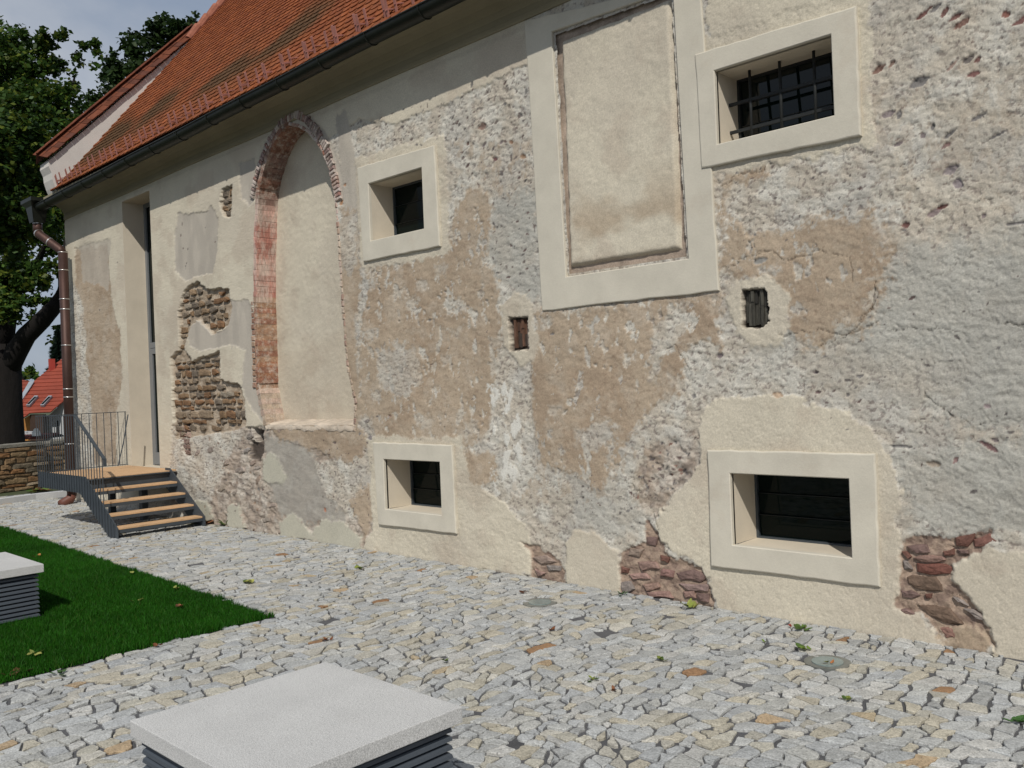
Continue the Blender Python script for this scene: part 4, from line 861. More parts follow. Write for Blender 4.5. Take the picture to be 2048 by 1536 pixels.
for C0 in cells:
    if len(C0) < 3: continue
    P = [pwarp(*q) for q in C0]; x = sum(q[0] for q in P) / len(P); y = sum(q[1] for q in P) / len(P)
    if in_lawn(x, y, -.02) or y > WY + .03: continue
    px, py, z = project((x, y, 0))
    if z < .8 or px < -260 or px > 2300 or py > 1900: continue
    if any((x - c[0]) ** 2 + (y - c[1]) ** 2 < r * r for c, r in covers): continue
    if x < -21.4 or rp_.random() < .006: continue
    g = rp_.choice([.003, .004, .0055, .007, .010, .013]); hw = max(.02, (max(q[0] for q in P) - min(q[0] for q in P)) / 2); hl_ = max(.02, (max(q[1] for q in P) - min(q[1] for q in P)) / 2)
    P = [(x + (q[0] - x) * (1 - g * 1.15 / hw) + rp_.uniform(-.004, .004), y + (q[1] - y) * (1 - g * 1.15 / hl_) + rp_.uniform(-.004, .004)) for q in P]
    if rp_.random() < .45:   # a broken corner
        q = rp_.choice(P); dx, dy = q[0] - x, q[1] - y; d_ = math.hypot(dx, dy); n_ = (dx / d_, dy / d_); P = clip(P, (x + n_[0] * d_ * rp_.uniform(.72, .9), y + n_[1] * d_ * rp_.uniform(.72, .9)), n_)
    if len(P) < 3: continue
    if y > WY - .3: P = clip(P, (0, WY - .012), (0, 1))
    if len(P) < 3: continue
    A2 = sum(P[k][0] * P[(k + 1) % len(P)][1] - P[(k + 1) % len(P)][0] * P[k][1] for k in range(len(P))) / 2
    if abs(A2) < .0007: continue
    # roughen the outline
    Q = []; kk = len(P)
    for k in range(kk):
        a = P[k]; b = P[(k + 1) % kk]; l = math.hypot(b[0] - a[0], b[1] - a[1])
        if l < .012: 
            Q.append(((a[0] + b[0]) / 2, (a[1] + b[1]) / 2)); continue
        t1 = min(.3, .010 / l) * rp_.uniform(.5, 1.6); Q.append((a[0] + (b[0] - a[0]) * t1, a[1] + (b[1] - a[1]) * t1))
        if l > .06: nx, ny = (b[1] - a[1]) / l, -(b[0] - a[0]) / l; o_ = rp_.uniform(-.007, .003); Q.append(((a[0] + b[0]) / 2 + nx * o_, (a[1] + b[1]) / 2 + ny * o_))
        Q.append((b[0] - (b[0] - a[0]) * t1, b[1] - (b[1] - a[1]) * t1))
    cx = sum(p[0] for p in Q) / len(Q); cy = sum(p[1] for p in Q) / len(Q); k = len(Q)
    h = rp_.uniform(.010, .018); tx, ty = rp_.uniform(-.05, .05), rp_.uniform(-.05, .05); vs = []
    for sc, hh in ((1.0, -.004), (.985, .80), (.93, 1.0)):
        for p in Q:
            xx = cx + (p[0] - cx) * sc; yy = cy + (p[1] - cy) * sc; vs.append((xx, yy, h * hh + ((xx - cx) * tx + (yy - cy) * ty if hh > 0 else 0) + (rp_.uniform(-.0014, .0014) if hh > .8 else 0)))
    vs.append((cx, cy, h * 1.08))
    fs = [(a * k + m, a * k + (m + 1) % k, (a + 1) * k + (m + 1) % k, (a + 1) * k + m) for a in range(2) for m in range(k)] + [(2 * k + m, 2 * k + (m + 1) % k, 3 * k) for m in range(k)]
    r = rp_.random()
    if r < .73: c = np.array(rp_.choice([(.42, .43, .425), (.45, .455, .44), (.40, .41, .41), (.47, .465, .44), (.385, .39, .38), (.43, .43, .405)]))
    elif r < .988: c = np.array(rp_.choice([(.45, .43, .365), (.43, .40, .325), (.47, .45, .395), (.42, .40, .345), (.45, .415, .335)]))
    elif r < .997: c = np.array(rp_.choice([(.41, .31, .20), (.42, .345, .235)]))
    else: c = np.array((.30, .18, .10))
    c = tuple(c * rp_.uniform(.84, 1.04))
    vis = 0 < px < 2048 and py < 1536 and not any(b[0] - .05 < cx < b[1] + .05 and b[2] - .05 < cy < b[3] + .05 for b in BOXES)
    plist.append((abs(A2) / z ** 2 * (1 if vis else 0), vs, fs, c))
plist.sort(key=lambda t: -t[0])
pv = MB(); 
for t in plist[300:]: pv.add(t[1], t[2], t[3])
pavobj = pv.build("pavement", M_pave, fix=False); tag(pavobj, "paved yard of irregular grey and tan granite setts", kind="structure")
for t in plist[:300]: MB().add(t[1], t[2], t[3]).build("paving_stone", M_pave, pavobj, fix=False)

# lawn
mb = MB(); mb.add([(LX, LYn, .012), (-24, LYn + .41 * (LX + 24) / 9.05, .012), (-24, -8, .012), (LX, -8, .012)], [(0, 1, 2, 3)])
tag(mb.build("lawn_soil", M_soil, fix=False), kind="structure")
def grass(n):
    X = []; 
    while sum(map(len, X)) < n:
        x = rng.uniform(-17.5, LX + .03, 60000); y = rng.uniform(-1.0, 4.75, 60000)
        d = np.stack([x, y, np.full_like(x, -CAMZ)], -1); z = d @ _f2; px = 1024 + F * (d @ R3) / z; py = 768 - F * (d @ U3) / z
        lim = LYn + (LYf - LYn) * (LX - x) / 9.05 + .11 * (fbm(x, y, .10, 3, 2) - .5)
        ok = (z > 1) & (px > -160) & (px < 700) & (y < lim) & (rng.random(60000) < np.clip((11.0 / z) ** 1.0, .3, 1))
        for b in BOXES: ok &= ~((x > b[0]) & (x < b[1]) & (y > b[2]) & (y < b[3]))
        X.append(np.stack([x, y], -1)[ok])
    return np.concatenate(X)[:n]
gp = grass(210000); n = len(gp)
ang = rng.uniform(0, 2 * np.pi, n); hgt = (.030 + .026 * rng.random(n)) * (.75 + .6 * fbm(gp[:, 0], gp[:, 1], .35, 3, 4)); hgt[rng.random(n) < .015] *= 1.5
lean = rng.uniform(0, .9, n) * hgt; la = rng.uniform(0, 2 * np.pi, n); wd = .0028 + .0022 * rng.random(n)
bx, by = np.cos(ang) * wd, np.sin(ang) * wd; base = np.stack([gp[:, 0], gp[:, 1], np.full(n, .010)], -1)
v0 = base + np.stack([bx, by, 0 * bx], -1); v1 = base - np.stack([bx, by, 0 * bx], -1); tip = base + np.stack([np.cos(la) * lean, np.sin(la) * lean, hgt], -1)
GV_ = np.stack([v0, v1, tip], 1).reshape(-1, 3)
gc = np.array([(.017, .086, .005)]) * (.6 + .8 * rng.random((n, 1))); yl = rng.random(n) < .05; gc[yl] = np.array([.05, .10, .015]); gcc = np.repeat(gc, 3, 0); 
go = big_mesh("grass", GV_, np.arange(3 * n).reshape(-1, 3), gcc, M_grass, None, False, kind="stuff"); tag(go, "dense mown green lawn beside the paved yard", "grass")

# ------------------------------------------------------------------ ground lights
for (c, r), lb in zip(covers, ["round ground light with fallen leaf on it, near the large cellar window", "round ground light in the paving in front of the red stone patch, farther one"]):
    e = empty("ground_light", (c[0], c[1], 0), lb, "ground light", "round ground lights set in the paving")
    MB().tube([(c[0], c[1], .0), (c[0], c[1], .016)], .155, 28).build("rim", M_lightm, e)
    MB().tube([(c[0], c[1], .016), (c[0], c[1], .021)], .105, 28).build("lens", M_lens, e)

# ------------------------------------------------------------------ vent boxes
def vent(x0, x1, y0, y1, zt, lb):
    e = empty("ventilation_box", ((x0 + x1) / 2, (y0 + y1) / 2, 0), lb, "ventilation box", "slab topped louvred boxes")
    th = .075; s = MB().box((x0, y0, zt - th), (x1, y1, zt)); s.build("slab", M_slab, e, bevel=.004)
    i = .035; a0, a1, b0, b1 = x0 + i, x1 - i, y0 + i, y1 - i
    MB().box((a0 + .06, b0 + .06, .0), (a1 - .06, b1 - .06, zt - th)).build("core", M_core, e)
    nL = 10; pitch = (zt - th - .03) / nL
    for k in range(nL):
        z = .03 + k * pitch; prof = [(.0, -.012), (.004, .004), (.014, .014), (.05, .024), (.05, .016), (.02, .004), (.012, -.012)]
        pv = []; m = len(prof)
        for (sx, sy) in ((0, 0), (1, 0), (1, 1), (0, 1)):
            for (d, h) in prof: pv.append(((a0 + d) if sx == 0 else (a1 - d), (b0 + d) if sy == 0 else (b1 - d), z + .012 + h))
        fs = [(c * m + j, c * m + (j + 1) % m, ((c + 1) % 4) * m + (j + 1) % m, ((c + 1) % 4) * m + j) for c in range(4) for j in range(m)]
        MB().add(pv, fs).build("louvre", M_louvre, e)
    return e
vb_ = vent(-4.18, -3.07, 1.69, 2.77, .51, "low louvred box under a pale granite slab, on the paving in the foreground")
vent(-9.99, -8.885, 1.77, 2.86, .51, "low louvred box under a pale granite slab, standing on the lawn")

# ------------------------------------------------------------------ entrance steps
E_ = empty("entrance_steps", (-14.3, 5.9, 0), "grey steel steps with larch treads and railing leading to the door", "steps")
YO, YI = 5.16, 6.47; ZL = .83
def plate(poly, y, t, nm):
    mb = MB(); mb.prism([(a, y, b) for a, b in poly], (0, 1, 0), t); return mb.build(nm, M_steel, E_)
plate([(-16.1, .60), (-14.32, .60), (-13.22, .0), (-12.93, .0), (-12.93, .165), (-14.06, .86), (-16.1, .86)], YO, .012, "stringer")
plate([(-14.2, .55), (-13.22, .0), (-12.90, .0), (-12.90, .165), (-14.03, .87), (-14.2, .87)], YI, .012, "stringer")
MB().box((-16.1, YO + .014, .62), (-16.085, WY - .02, .80)).build("edge_beam", M_steel, E_)
MB().box((-14.12, YO + .014, .62), (-14.06, YI - .002, .79)).build("edge_beam", M_steel, E_)
MB().box((-16.08, WY - .09, .62), (-14.2, WY - .03, .79)).build("edge_beam", M_steel, E_)
nb = 15; bw = (16.08 - 14.02) / nb
for k in range(nb):
    x = -16.08 + k * bw; MB().box((x + .003, YO + .02, ZL - .028 + .001 * (k % 2)), (x + bw - .003, (YI - .004 if k > nb - 2 else WY - .03), ZL)).build("deck_board", M_wood, E_, bevel=.002)
MB().box((-14.02, YO + .016, ZL - .03), (-14.005, YI - .004, ZL - .012)).build("nosing", M_steel, E_)
for k in range(4):
    zt = ZL - .166 * (k + 1); xf = -13.82 + .27 * k + .05
    f = MB(); f.box((xf - .245, YO + .014, zt - .075), (xf, YI - .002, zt - .030)); tr = f.build("tread", M_steel, E_)
    MB().box((xf - .245, YO + .016, zt - .027), (xf - .128, YI - .004, zt)).build("board", M_wood, tr, bevel=.002)
    MB().box((xf - .120, YO + .016, zt - .027), (xf - .003, YI - .004, zt)).build("board", M_wood, tr, bevel=.002)
MB().box((-14.62, 6.2, 0), (-14.5, 6.3, .62)).build("post", M_steel, E_); MB().box((-15.9, 6.2, 0), (-15.8, 6.3, .62)).build("post", M_steel, E_); pass
ZR = 1.79; yb = YO - .012; hr = lambda x: ZR - .62 * (x + 14.32)
x = -16.09; nbar = 0
while x < -12.95:
    top = ZR if x < -14.33 else (hr(x) if x < -13.27 else None)
    lo = .60 if x < -14.32 else max(0.0, .60 - .545 * (x + 14.32))
    if top is None: top = .86 - .615 * (x + 14.06) - .005
    MB().tube([(x, yb, lo), (x, yb, top)], .007, 6).build("baluster", M_steel, E_); x += .105
y = YO + .10
while y < 6.66:
    MB().tube([(-16.1, y, ZL + .01), (-16.1, y, ZR)], .007, 6).build("baluster", M_steel, E_); y += .125
MB().box((-16.11, yb - .006, ZR), (-14.32, yb + .006, ZR + .012)).build("top_rail", M_steel, E_)
MB().box((-16.106, yb + .006, ZR), (-16.094, 6.67, ZR + .012)).build("top_rail", M_steel, E_)
MB().box((-16.106, yb + .006, ZL + .012), (-16.094, 6.65, ZL + .024)).build("bottom_rail", M_steel, E_)
mb = MB(); p0 = np.array([-14.35, yb, ZR + .01]); p1 = np.array([-13.27, yb, hr(-13.27) + .012]); mb.obox((p0 + p1) / 2, (p1 - p0) / 2, (0, .022, 0), (0, 0, .013)); mb.obox(p1 + np.array([.005, 0, -.045]), (.012, 0, 0), (0, .022, 0), (0, 0, .055)); mb.build("handrail", M_steel, E_)
p = on_axis(256, 829, 1, 6.45); q = on_axis(236, 932, 1, 6.2); MB().tube([p, (p + q) / 2 + np.array([.01, 0, -.05]), q], .010, 6).build("stay_rod", M_steel, E_)

# ------------------------------------------------------------------ kerb, garden wall
kb = MB(); a = G(155, 990); kp = [np.array([-20.0, 7.35, 0]), np.array([-20.02, 6.3, 0]), np.array([-19.75, 5.4, 0]), np.array([-19.0, 3.3, 0]), np.array([-17.6, -.5, 0])]
for p, q in zip(kp[:-1], kp[1:]):
    d = (q - p); l = np.linalg.norm(d); d /= l; nrm = np.array([-d[1], d[0], 0]); 
    m_ = max(1, int(l / 1.0))
    for k in range(m_):
        a = p + d * (l * k / m_ + .004); b = p + d * (l * (k + 1) / m_ - .004); c = (a + b) / 2 + np.array([0, 0, .062]); kb.obox(c, (b - a) / 2, nrm * .09, (0, 0, .065))
ko = kb.build("kerb", M_curb); tag(ko, kind="structure")
GWc = [(.20, .13, .07), (.24, .14, .07), (.18, .135, .085), (.26, .18, .10), (.16, .13, .09), (.24, .19, .13), (.21, .11, .05)]
def garden_seg(p0, p1, h0, h1, lb):
    p0 = np.array([*p0, 0.0]); p1 = np.array([*p1, 0.0]); d = p1 - p0; L_ = np.linalg.norm(d); d /= L_; nrm = np.array([d[1], -d[0], 0])
    if nrm[0] < 0: nrm = -nrm
    e = empty("garden_wall", tuple(p0), lb, "stone wall")
    mb = MB(); hh = (h0 + h1) / 2
    P = [p0 - nrm * .45, p1 - nrm * .45, p1 - nrm * .0, p0 - nrm * .0]; mb.add([*P, *[P[i] + np.array([0, 0, (h0, h1, h1, h0)[i]]) for i in range(4)]], [(0, 3, 2, 1), (4, 5, 6, 7), (0, 1, 5, 4), (1, 2, 6, 5), (2, 3, 7, 6), (3, 0, 4, 7)])
    c = mb.build("mortar_core", mat("sandy_wall_mortar", (.24, .18, .12), var=.25, vs=5, fine=.3, fs=40, bump=.9, bs=20, bd=.03), e)
    P2 = MB(); 
    for k in range(int(L_ / .32)):
        s0 = k * .32; hk = h0 + (h1 - h0) * s0 / L_; P2.obox(p0 + d * (s0 + .16) - nrm * (.22) + np.array([0, 0, hk + .03 + ra.uniform(-.01, .01)]), d * .157, nrm * .26, (0, 0, .035))
    P2.build("capping", mat("grey_wall_capping", (.22, .205, .17), var=.25, vs=4, bump=.8, bs=25, bd=.02), e)
    coursed([(0, .0), (L_, .0), (L_, h1 - .02), (0, h0 - .02)], (.07, .16), (.22, .62), .010, GWc, 0.0, .05, c, fill=1.0, o3=p0, ud=d, nd=nrm, inset=.0)
garden_seg((-21.6, 3.7), (-22.75, 7.45), 1.06, 1.02, "rubble stone garden wall with brown stones, nearer stretch left of the steps")
garden_seg((-22.95, 7.35), (-24.4, 12.5), .98, 1.45, "pale rubble stone garden wall seen through the stair railing")

# ------------------------------------------------------------------ trees
def leaf_cloud(blobs, per, size, cols, name, parent, seed, depth_jit=.9):
    g = np.random.default_rng(seed); C_ = []; K = []
    for (px, py, r, dep, dens) in blobs:
        c = AT(px, py, dep); R0 = r / F * dep; n = int(per * dens * (r / 40) ** 2)
        # sub clumps
        m = max(4, int(n / 34)); sc = g.normal(size=(m, 3)); sc /= np.linalg.norm(sc, axis=1)[:, None]; sc *= (g.random((m, 1)) ** .33) * R0; sc[:, 2] *= .9
        k = g.integers(0, m, n); off = g.normal(size=(n, 3)) * R0 * .16 + g.normal(size=(n, 3)) * .05
        C_.append(c + sc[k] + off); tone = (g.random(m) * .5 + .75)[k]; K.append(tone)
    C_ = np.concatenate(C_); K = np.concatenate(K); n = len(C_)
    a = g.normal(size=(n, 3)); a[:, 2] *= .5; a /= np.linalg.norm(a, axis=1)[:, None]; b = np.cross(a, g.normal(size=(n, 3))); b /= np.linalg.norm(b, axis=1)[:, None]
    nr = np.cross(a, b); s = (size * (.55 + .8 * g.random(n)))[:, None]
    P = [C_ - a * s, C_ - a * s * .1 + b * s * .62 + nr * s * .12, C_ + a * s, C_ - a * s * .1 - b * s * .62 + nr * s * .12]
    V_ = np.stack(P, 1).reshape(-1, 3); ci = g.integers(0, len(cols), n); cc = np.array(cols)[ci] * (K * (.8 + .4 * g.random(n)))[:, None]
    return big_mesh(name, V_, np.arange(4 * n).reshape(-1, 4), np.repeat(cc, 4, 0), M_leaf, parent, False)
GC = [(.036, .075, .012), (.052, .098, .016), (.026, .058, .012), (.105, .135, .018), (.042, .085, .018)]
t1 = empty("tree", tuple(AT(6, 900, 29) * [1, 1, 0] + [0, 0, -1.5]), "big spreading broadleaf tree with thick dark forked trunk behind the garden wall", "tree")
T = MB()
def limb(pts, rs, mb, dep): mb.tube([AT(x, y, d) for x, y, d in pts], rs, 12)
limb([(4, 960, 29), (6, 885, 29), (10, 800, 29), (6, 740, 29), (2, 690, 29)], [.75, .66, .52, .56, .50], T, 29)
limb([(12, 745, 29), (32, 705, 28.8), (52, 672, 28.5), (85, 640, 28), (112, 610, 27.8), (128, 560, 27.8), (135, 480, 28)], [.36, .34, .30, .27, .23, .18, .10], T, 28)
limb([(4, 720, 29), (-20, 640, 29), (-50, 560, 29.5), (-70, 420, 30), (-60, 260, 30)], [.45, .40, .34, .25, .1], T, 29)
limb([(2, 700, 29), (16, 620, 29), (28, 520, 29), (40, 400, 29.2), (52, 270, 29.5), (60, 150, 29.5)], [.36, .30, .24, .18, .12, .05], T, 29)
limb([(40, 400, 29.2), (90, 320, 29), (130, 240, 29), (150, 150, 29)], [.16, .12, .08, .03], T, 29)
limb([(20, 600, 29), (70, 540, 28.5), (110, 440, 28.5), (160, 330, 29), (180, 220, 29)], [.18, .15, .12, .08, .03], T, 29)
T.build("trunk", M_bark, t1, smooth=True)
BL = [(15, 90, 42, 29, 1.0), (-40, 120, 70, 30, 1), (45, 72, 14, 28.5, .8), (100, 78, 20, 28.5, .9), (82, 80, 12, 28.5, .7), (118, 72, 16, 28.5, .9), (70, 120, 38, 29, 1), (25, 160, 60, 29, 1), (100, 130, 32, 29, .95), (-20, 240, 80, 30, 1), (60, 215, 55, 28.5, 1.05), (125, 190, 34, 28.5, .9),
      (165, 95, 11, 29, .8), (192, 88, 14, 29, .8), (198, 108, 9, 29, .7), (160, 120, 14, 29, .7), (150, 160, 20, 29, .6), (185, 130, 9, 29, .6), (110, 250, 48, 28.5, 1), (30, 300, 60, 29, 1), (85, 330, 48, 29, 1), (-30, 370, 80, 30, 1), (40, 390, 55, 29.5, 1), (95, 400, 40, 28.5, .9),
      (25, 470, 52, 29, .95), (85, 480, 40, 29, .9), (115, 450, 30, 28, .8), (60, 545, 42, 28.5, .95), (15, 560, 48, 28.5, .95), (105, 545, 26, 28, .8), (40, 610, 32, 28, .85), (0, 625, 36, 28, .8), (85, 600, 22, 28, .6), (150, 300, 40, 30, .8), (170, 230, 30, 29.5, .8), (112, 650, 12, 28, .3), (100, 680, 7, 28, .3), (-70, 560, 90, 30, .9), (-110, 300, 110, 31, .9), (-90, 60, 80, 31, .9), (140, 390, 36, 29.5, .8)]
BL += [(20, 350, 60, 24, .9), (70, 300, 50, 24.5, .8), (50, 420, 50, 24, .9), (100, 380, 36, 25, .8), (10, 260, 60, 24, .8), (-30, 430, 60, 24, .9), (30, 500, 40, 24.5, .8), (-60, 300, 80, 23, .9), (90, 460, 30, 25, .7)]
leaf_cloud(BL, 900, .092, GC, "crown", t1, 3)
t2 = empty("tree", tuple(AT(270, 900, 37) * [1, 1, 0] + [0, 0, -1.8]), "dark dense broadleaf tree rising behind the gable parapet", "tree")
T = MB(); limb([(265, 930, 37), (262, 700, 37), (268, 450, 37), (280, 250, 37), (300, 120, 37)], [.6, .5, .42, .28, .1], T, 37); limb([(265, 520, 37), (320, 300, 37), (360, 160, 37)], [.3, .2, .06], T, 37); limb([(265, 560, 37), (210, 360, 37), (190, 240, 37)], [.3, .2, .06], T, 37); T.build("trunk", M_bark, t2, smooth=True)
BL2 = [(250, 130, 34, 37, 1.0), (285, 90, 38, 37, 1.1), (330, 80, 40, 37, 1.1), (365, 70, 28, 37, 1.0), (385, 45, 14, 37, .9), (392, 32, 8, 37, .7), (310, 60, 22, 37, 1), (350, 58, 20, 37, 1), (222, 150, 26, 37, .9), (260, 190, 50, 37, 1.1), (320, 160, 55, 37, 1.1), (375, 120, 40, 37, 1), (210, 220, 44, 37, 1), (200, 290, 50, 37, 1), (260, 280, 55, 37, 1), (160, 340, 46, 37, .9), (320, 250, 60, 37, 1), (400, 200, 60, 38, .8), (230, 380, 60, 37, .9), (170, 430, 50, 37, .8), (420, 90, 30, 38, .7)]
leaf_cloud(BL2, 700, .12, [(.020, .040, .010), (.028, .052, .013), (.016, .034, .010), (.034, .060, .016)], "crown", t2, 5)
# fir and distant trees
def fir(px, ytop, ybot, dep, wpx, lb, n=2600):
    g = np.random.default_rng(8); base = AT(px, ybot + 40, dep); top = AT(px, ytop, dep); h = top[2] - base[2]; e = empty("fir_tree", (base[0], base[1], base[2] - 2), lb, "fir tree")
    mb = MB(); mb.tube([(base[0], base[1], base[2] - 2), tuple(top)], [.22, .02], 8); mb.build("trunk", M_bark, e)
    Rm = wpx / F * dep; V_ = []; cc = []
    tt = g.random(n); aa = g.random(n) * 2 * np.pi; lay = np.floor(tt * 16) / 16; R_1 = Rm * (1 - lay) * (.35 + .65 * np.sqrt(g.random(n))) * (1 + .25 * np.sin(aa * 3 + lay * 20)) + .04
    P = np.stack([top[0] + R_1 * np.cos(aa), top[1] + R_1 * np.sin(aa), base[2] + h * tt - R_1 * .25 + (R_1 / Rm) ** 2 * .25], -1)
    d = np.stack([np.cos(aa), np.sin(aa), -.15 + 0 * aa], -1); s = .24; sd_ = np.stack([-np.sin(aa), np.cos(aa), 0 * aa], -1)
    V_ = np.stack([P - d * s, P + sd_ * .05, P + d * s, P - sd_ * .05 - np.array([0, 0, .05])], 1).reshape(-1, 3); c = np.array([(.03, .055, .04)]) * (.6 + .8 * g.random((n, 1)))
    big_mesh("crown", V_, np.arange(4 * n).reshape(-1, 4), np.repeat(c, 4, 0), M_leaf, e, False)
fir(118, 650, 770, 62, 34, "blue green fir tree standing behind the red roofed house", 5200)
t3 = empty("tree", tuple(AT(48, 900, 70) * [1, 1, 0] + [0, 0, -4]), "small distant green tree beyond the red roofed house", "tree")
T = MB(); T.tube([AT(46, 830, 70), AT(46, 745, 70)], [.3, .1], 8); T.build("trunk", M_bark, t3); leaf_cloud([(46, 742, 16, 70, 1.2), (60, 750, 12, 70, 1), (32, 750, 14, 70, 1), (75, 756, 8, 70, .8)], 900, .22, GC, "crown", t3, 9)

# ------------------------------------------------------------------ far house
HD = 45.0; ho = AT(70, 830, HD); hdir = R3 * 1.0; hdir = np.array([hdir[0], hdir[1], 0]); hdir /= np.linalg.norm(hdir); hback = np.array([_f[0], _f[1], 0])
house = empty("house", (ho[0], ho[1], -2), "house with bright red tiled roof, two skylights and chimney beyond the garden wall", "house")
def on_plane(px, py, P0, n):
    d = ray(px, py); return CP + d * (np.dot(P0 - CP, n) / np.dot(d, n))
def roof_poly(pxs, P0, pitch, ud, bk, colr, name="roof", course=.33):
    n = -bk * math.sin(pitch) + np.array([0, 0, math.cos(pitch)]); upd = bk * math.cos(pitch) + np.array([0, 0, math.sin(pitch)])
    Q = [on_plane(x, y, P0, n) for x, y in pxs]; L2 = [((q - P0) @ ud, (q - P0) @ upd) for q in Q]
    lo = min(q[1] for q in L2); hi = max(q[1] for q in L2); mb = MB(); s = lo; k = 0
    while s < hi:
        P = clip(L2, (0, s + course), (0, 1)); P = clip(P, (0, s), (0, -1)) if len(P) > 2 else P
        if len(P) > 2:
            top = [P0 + ud * a + upd * b + n * (.03 * (1 - (b - s) / course)) for a, b in P]; c = np.array(colr) * random.uniform(.93, 1.05)
            mb.prism(top, -n, .06, tuple(c))
        s += course
    return mb.build(name, M_hroof, house), n, upd
P0 = AT(70, 828, HD)
rf, rn, ru = roof_poly([(20, 872), (33, 842), (62, 768), (104, 733), (132, 712), (200, 668), (200, 745), (135, 795), (101, 824), (60, 826), (33, 845)], P0, math.radians(38), hdir, hback, (.25, .052, .030))
rf["label"] = "steep red roof slope with skylights"
rf2, _, _ = roof_poly([(-40, 850), (-40, 760), (35, 758), (64, 764), (33, 840), (28, 850)], AT(20, 845, HD + .4), math.radians(35), hdir, hback, (.22, .05, .03))
# valley flashing, skylights, chimney
def patch(pxs, off, mt, nm, th=.05):
    Q = [on_plane(x, y, P0 + rn * off, rn) for x, y in pxs]; mb = MB(); mb.prism(Q, -rn, th); return mb.build(nm, mt, rf)
patch([(30, 812), (36, 812), (68, 763), (58, 763)], .12, M_zinc, "valley_flashing")
for xx in (52, 80):
    s = patch([(xx, 810), (xx + 7, 810), (xx + 24, 791), (xx + 17, 791)], .16, M_zinc, "skylight", .12); 
    Q = [on_plane(x, y, P0 + rn * .18, rn) for x, y in [(xx + 2, 808), (xx + 6, 808), (xx + 21, 793), (xx + 17, 793)]]; mb = MB(); mb.prism(Q, -rn, .01); mb.build("pane", M_glass, s)
q = on_plane(104, 738, P0, rn); MB().box((q[0] - .13, q[1] - .13, q[2] - .5), (q[0] + .13, q[1] + .13, q[2] + .55)).build("chimney", mat("red_chimney", (.36, .05, .035)), rf)
def wallq(pxs, off, mt, nm):
    bk = hback; Pq = P0 + hback * off; n = -hback; Q = [on_plane(x, y, Pq, n) for x, y in pxs]; mb = MB(); mb.prism(Q, hback, .3); return mb.build(nm, mt, house)
wallq([(-40, 960), (-40, 845), (34, 846), (60, 830), (82, 830), (82, 960)], .55, M_ochre, "wall")
wallq([(60, 960), (60, 829), (86, 829), (86, 960)], .2, mat("dark_timber_porch", (.05, .03, .022)), "porch")  # porch front in one even dark brown
wallq([(82, 960), (82, 836), (100, 829), (134, 796), (200, 760), (200, 960)], .9, M_white, "gable_wall")
wallq([(112, 872), (112, 842), (118, 840), (118, 872)], .86, M_black, "window")
# outbuilding ledge with dish
ob = empty("outbuilding", tuple(AT(60, 900, 36) * [1, 1, 0] + [0, 0, -2]), "low white outbuilding with dark red tile edge behind the garden wall", "outbuilding")
Pq = AT(60, 880, 36); 
def oq(pxs, off, th, mt, nm):
    Q = [on_plane(x, y, Pq + hback * off, -hback) for x, y in pxs]; mb = MB(); mb.prism(Q, hback, th); return mb.build(nm, mt, ob)
oq([(20, 960), (20, 884), (96, 882), (96, 960)], 0, .6, mat("outbuilding_grey_wall", (.16, .15, .135)), "wall")
rfo = oq([(14, 880), (102, 876), (96, 871), (20, 874)], -.25, 1.1, M_hroof, "roof")
mb = MB(); 
for k in range(16):
    a = on_plane(16 + k * 5.2, 878 - k * .18, Pq + hback * -.35, -hback); mb.tube([a, a + hback * .9 + np.array([0, 0, .12])], .05, 6, (.11, .03, .025))
mb.build("tile_edge", M_hroof, ob)
oq([(20, 872), (20, 862), (64, 864), (64, 872)], .35, .4, M_white, "parapet")
dc = AT(72, 872, 35.6); mb = MB(); pv = [];
for k in range(15):
    a = math.pi * k / 14; pv.append(dc + hdir * (.165 * math.cos(a)) + np.array([0, 0, .31 * math.sin(a)]))
mb.prism(pv, hback, .05); mb.build("satellite_dish", mat("dish_white", (.62, .62, .64), rough=.5, bump=0), ob, label="white dish with rounded top on the ledge")

# ------------------------------------------------------------------ fallen leaves and weeds
def leafy(px, py, size, col, n, label, z=.022, name="fallen_leaf", cat="fallen leaf", group="fallen leaves", up=.25, seed=0):
    g = random.Random(int(px * 7 + py)); c = G(px, py, z); mb = MB()
    for k in range(n):
        a = g.uniform(0, 6.28); d = size * g.uniform(0, .28); o = c + np.array([math.cos(a) * d, math.sin(a) * d, g.uniform(0, .012)]); b = g.uniform(0, 6.28); l = size * g.uniform(.30, .5); w = l * g.uniform(.28, .42)
        dx = np.array([math.cos(b), math.sin(b), g.uniform(0, up)]); dy = np.array([-math.sin(b), math.cos(b), g.uniform(-.3, .3)]); h = np.array([0, 0, 1.0])
        p = [o, o + dx * l * .35 + dy * w, o + dx * l * .75 + dy * w * .7 + h * .006, o + dx * l + h * g.uniform(0, .014), o + dx * l * .75 - dy * w * .7 + h * .006, o + dx * l * .35 - dy * w, o + dx * l * .5 - h * .004]
        cc = tuple(np.array(g.choice(col)) * g.uniform(.75, 1.2)); mb.add(p, [(0, 1, 6), (1, 2, 6), (2, 3, 6), (3, 4, 6), (4, 5, 6), (5, 0, 6)], cc)
    o = mb.build(name, M_fleaf, None, fix=False); tag(o, label, cat, group); return o
GN = [(.12, .18, .03), (.20, .24, .05), (.08, .14, .03)]; BN = [(.20, .075, .03), (.13, .05, .025), (.26, .11, .05)]; YL = [(.34, .34, .09), (.25, .28, .07)]
leafy(1604, 1258, .16, GN, 7, "green leaf spray with a red tip by the wall under the large cellar window"); leafy(1581, 1254, .06, [(.3, .05, .03)], 3, "small red curled leaf at the foot of the wall")
leafy(1612, 1300, .15, GN, 6, "green leaflets lying just above the nearer ground light"); leafy(1528, 1284, .08, GN, 3, "single small green leaf between the wall and the nearer ground light")
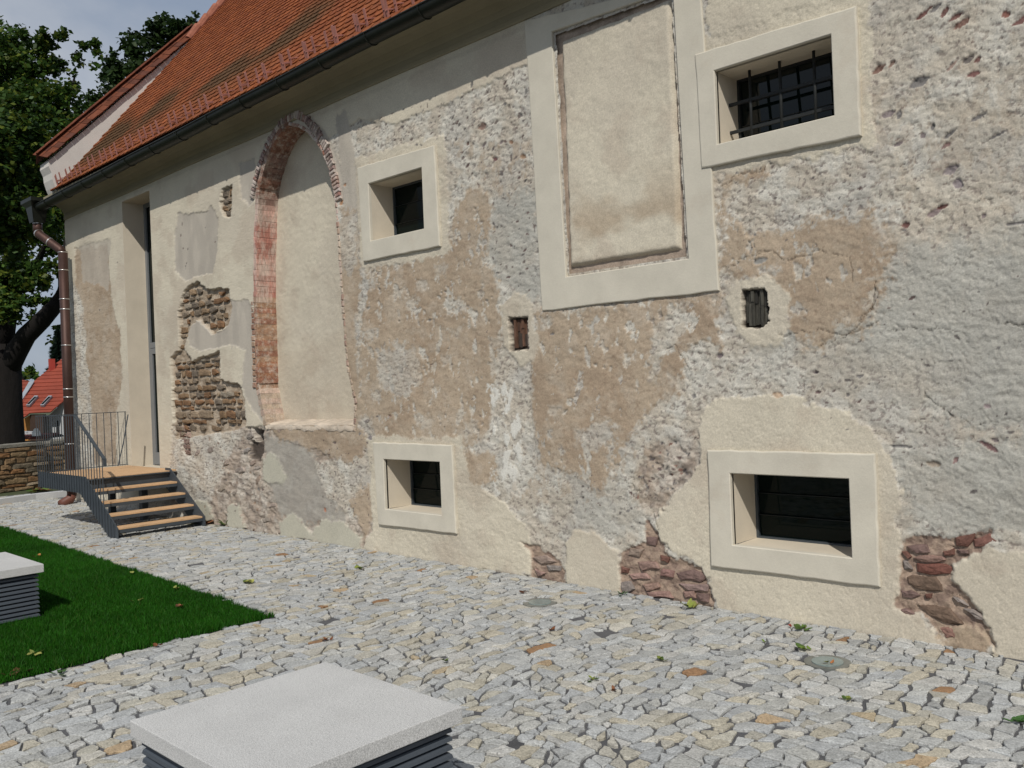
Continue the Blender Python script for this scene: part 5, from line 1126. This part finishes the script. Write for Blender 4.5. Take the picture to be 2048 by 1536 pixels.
leafy(1320, 1320, .12, GN, 5, "green leaf in the middle of the paving, right of the foreground slab"); leafy(890, 1322, .11, GN, 4, "green leaf just beyond the right half of the foreground slab")
leafy(1183, 1361, .11, GN, 5, "green spiky leaf right of the foreground slab"); leafy(1226, 1381, .07, BN, 3, "small dark brown leaf at the right of the spiky green leaf"); leafy(1697, 1399, .10, GN, 5, "green leaf on the setts in the lower right")
leafy(2035, 1446, .14, [(.05, .12, .03)], 6, "dark green leaf cut by the right edge"); leafy(717, 1137, .16, GN, 6, "green leaf heap on the paving before the small cellar window"); leafy(1046, 1184, .12, BN, 6, "brown curled leaves behind the farther ground light")
leafy(1100, 1260, .10, BN, 5, "brown leaf in the middle of the yard in front of the farther ground light"); leafy(653, 1282, .11, BN, 6, "brown leaf right of the lawn corner"); leafy(495, 1166, .22, GN + YL, 7, "yellow green leaves between the lawn edge and the wall")
leafy(318, 1291, .09, BN, 6, "brown leaf on the paving at the near lawn edge"); leafy(122, 1348, .14, [(.05, .10, .03)], 6, "dark green leaf on the paving below the lawn"); leafy(22, 1350, .22, [(.14, .06, .03), (.10, .05, .03)], 8, "brown leaf heap at the lower left corner of the lawn")
leafy(1655, 1325, .10, [(.35, .14, .05), (.2, .2, .05)], 3, "orange brown leaf lying on the nearer ground light", z=.026)
leafy(268, 1147, .14, YL, 3, "pale yellow leaf on the lawn near its far edge", z=.05); leafy(350, 1177, .12, YL, 3, "pale yellow leaf on the lawn nearest its corner", z=.05); leafy(75, 1113, .12, [(.45, .20, .06)], 3, "orange leaf on the grass beyond the lawn box", z=.05)
leafy(358, 1213, .10, BN, 6, "dark brown curled leaf in the middle of the lawn", z=.05); leafy(62, 1308, .16, YL, 4, "long yellow green leaf on the lawn at the lower left", z=.05); leafy(275, 1201, .12, YL, 3, "yellow leaf on the grass left of the brown curled one", z=.05)
leafy(400, 1046, .42, GN + BN, 26, "heap of green and brown leaves at the foot of the steps", cat="leaf heap", name="leaf_heap", group=None); leafy(452, 1050, .30, GN, 12, "green weed at the wall base right of the steps", name="weed", cat="weed", group="weeds at the wall base", up=.8)
leafy(505, 1062, .10, BN, 4, "reddish leaf at the wall foot right of the weed"); leafy(1380, 1215, .15, GN + YL, 9, "yellow green weed at the base of the red stone patch", name="weed", cat="weed", group="weeds at the wall base", up=.8)
leafy(1245, 1190, .10, [(.05, .11, .03)], 6, "small dark green weed at the left end of the red stone patch", name="weed", cat="weed", group="weeds at the wall base", up=.8); leafy(80, 982, .5, GN + BN, 22, "leaf heap at the foot of the garden wall", cat="leaf heap", name="leaf_heap", group=None)
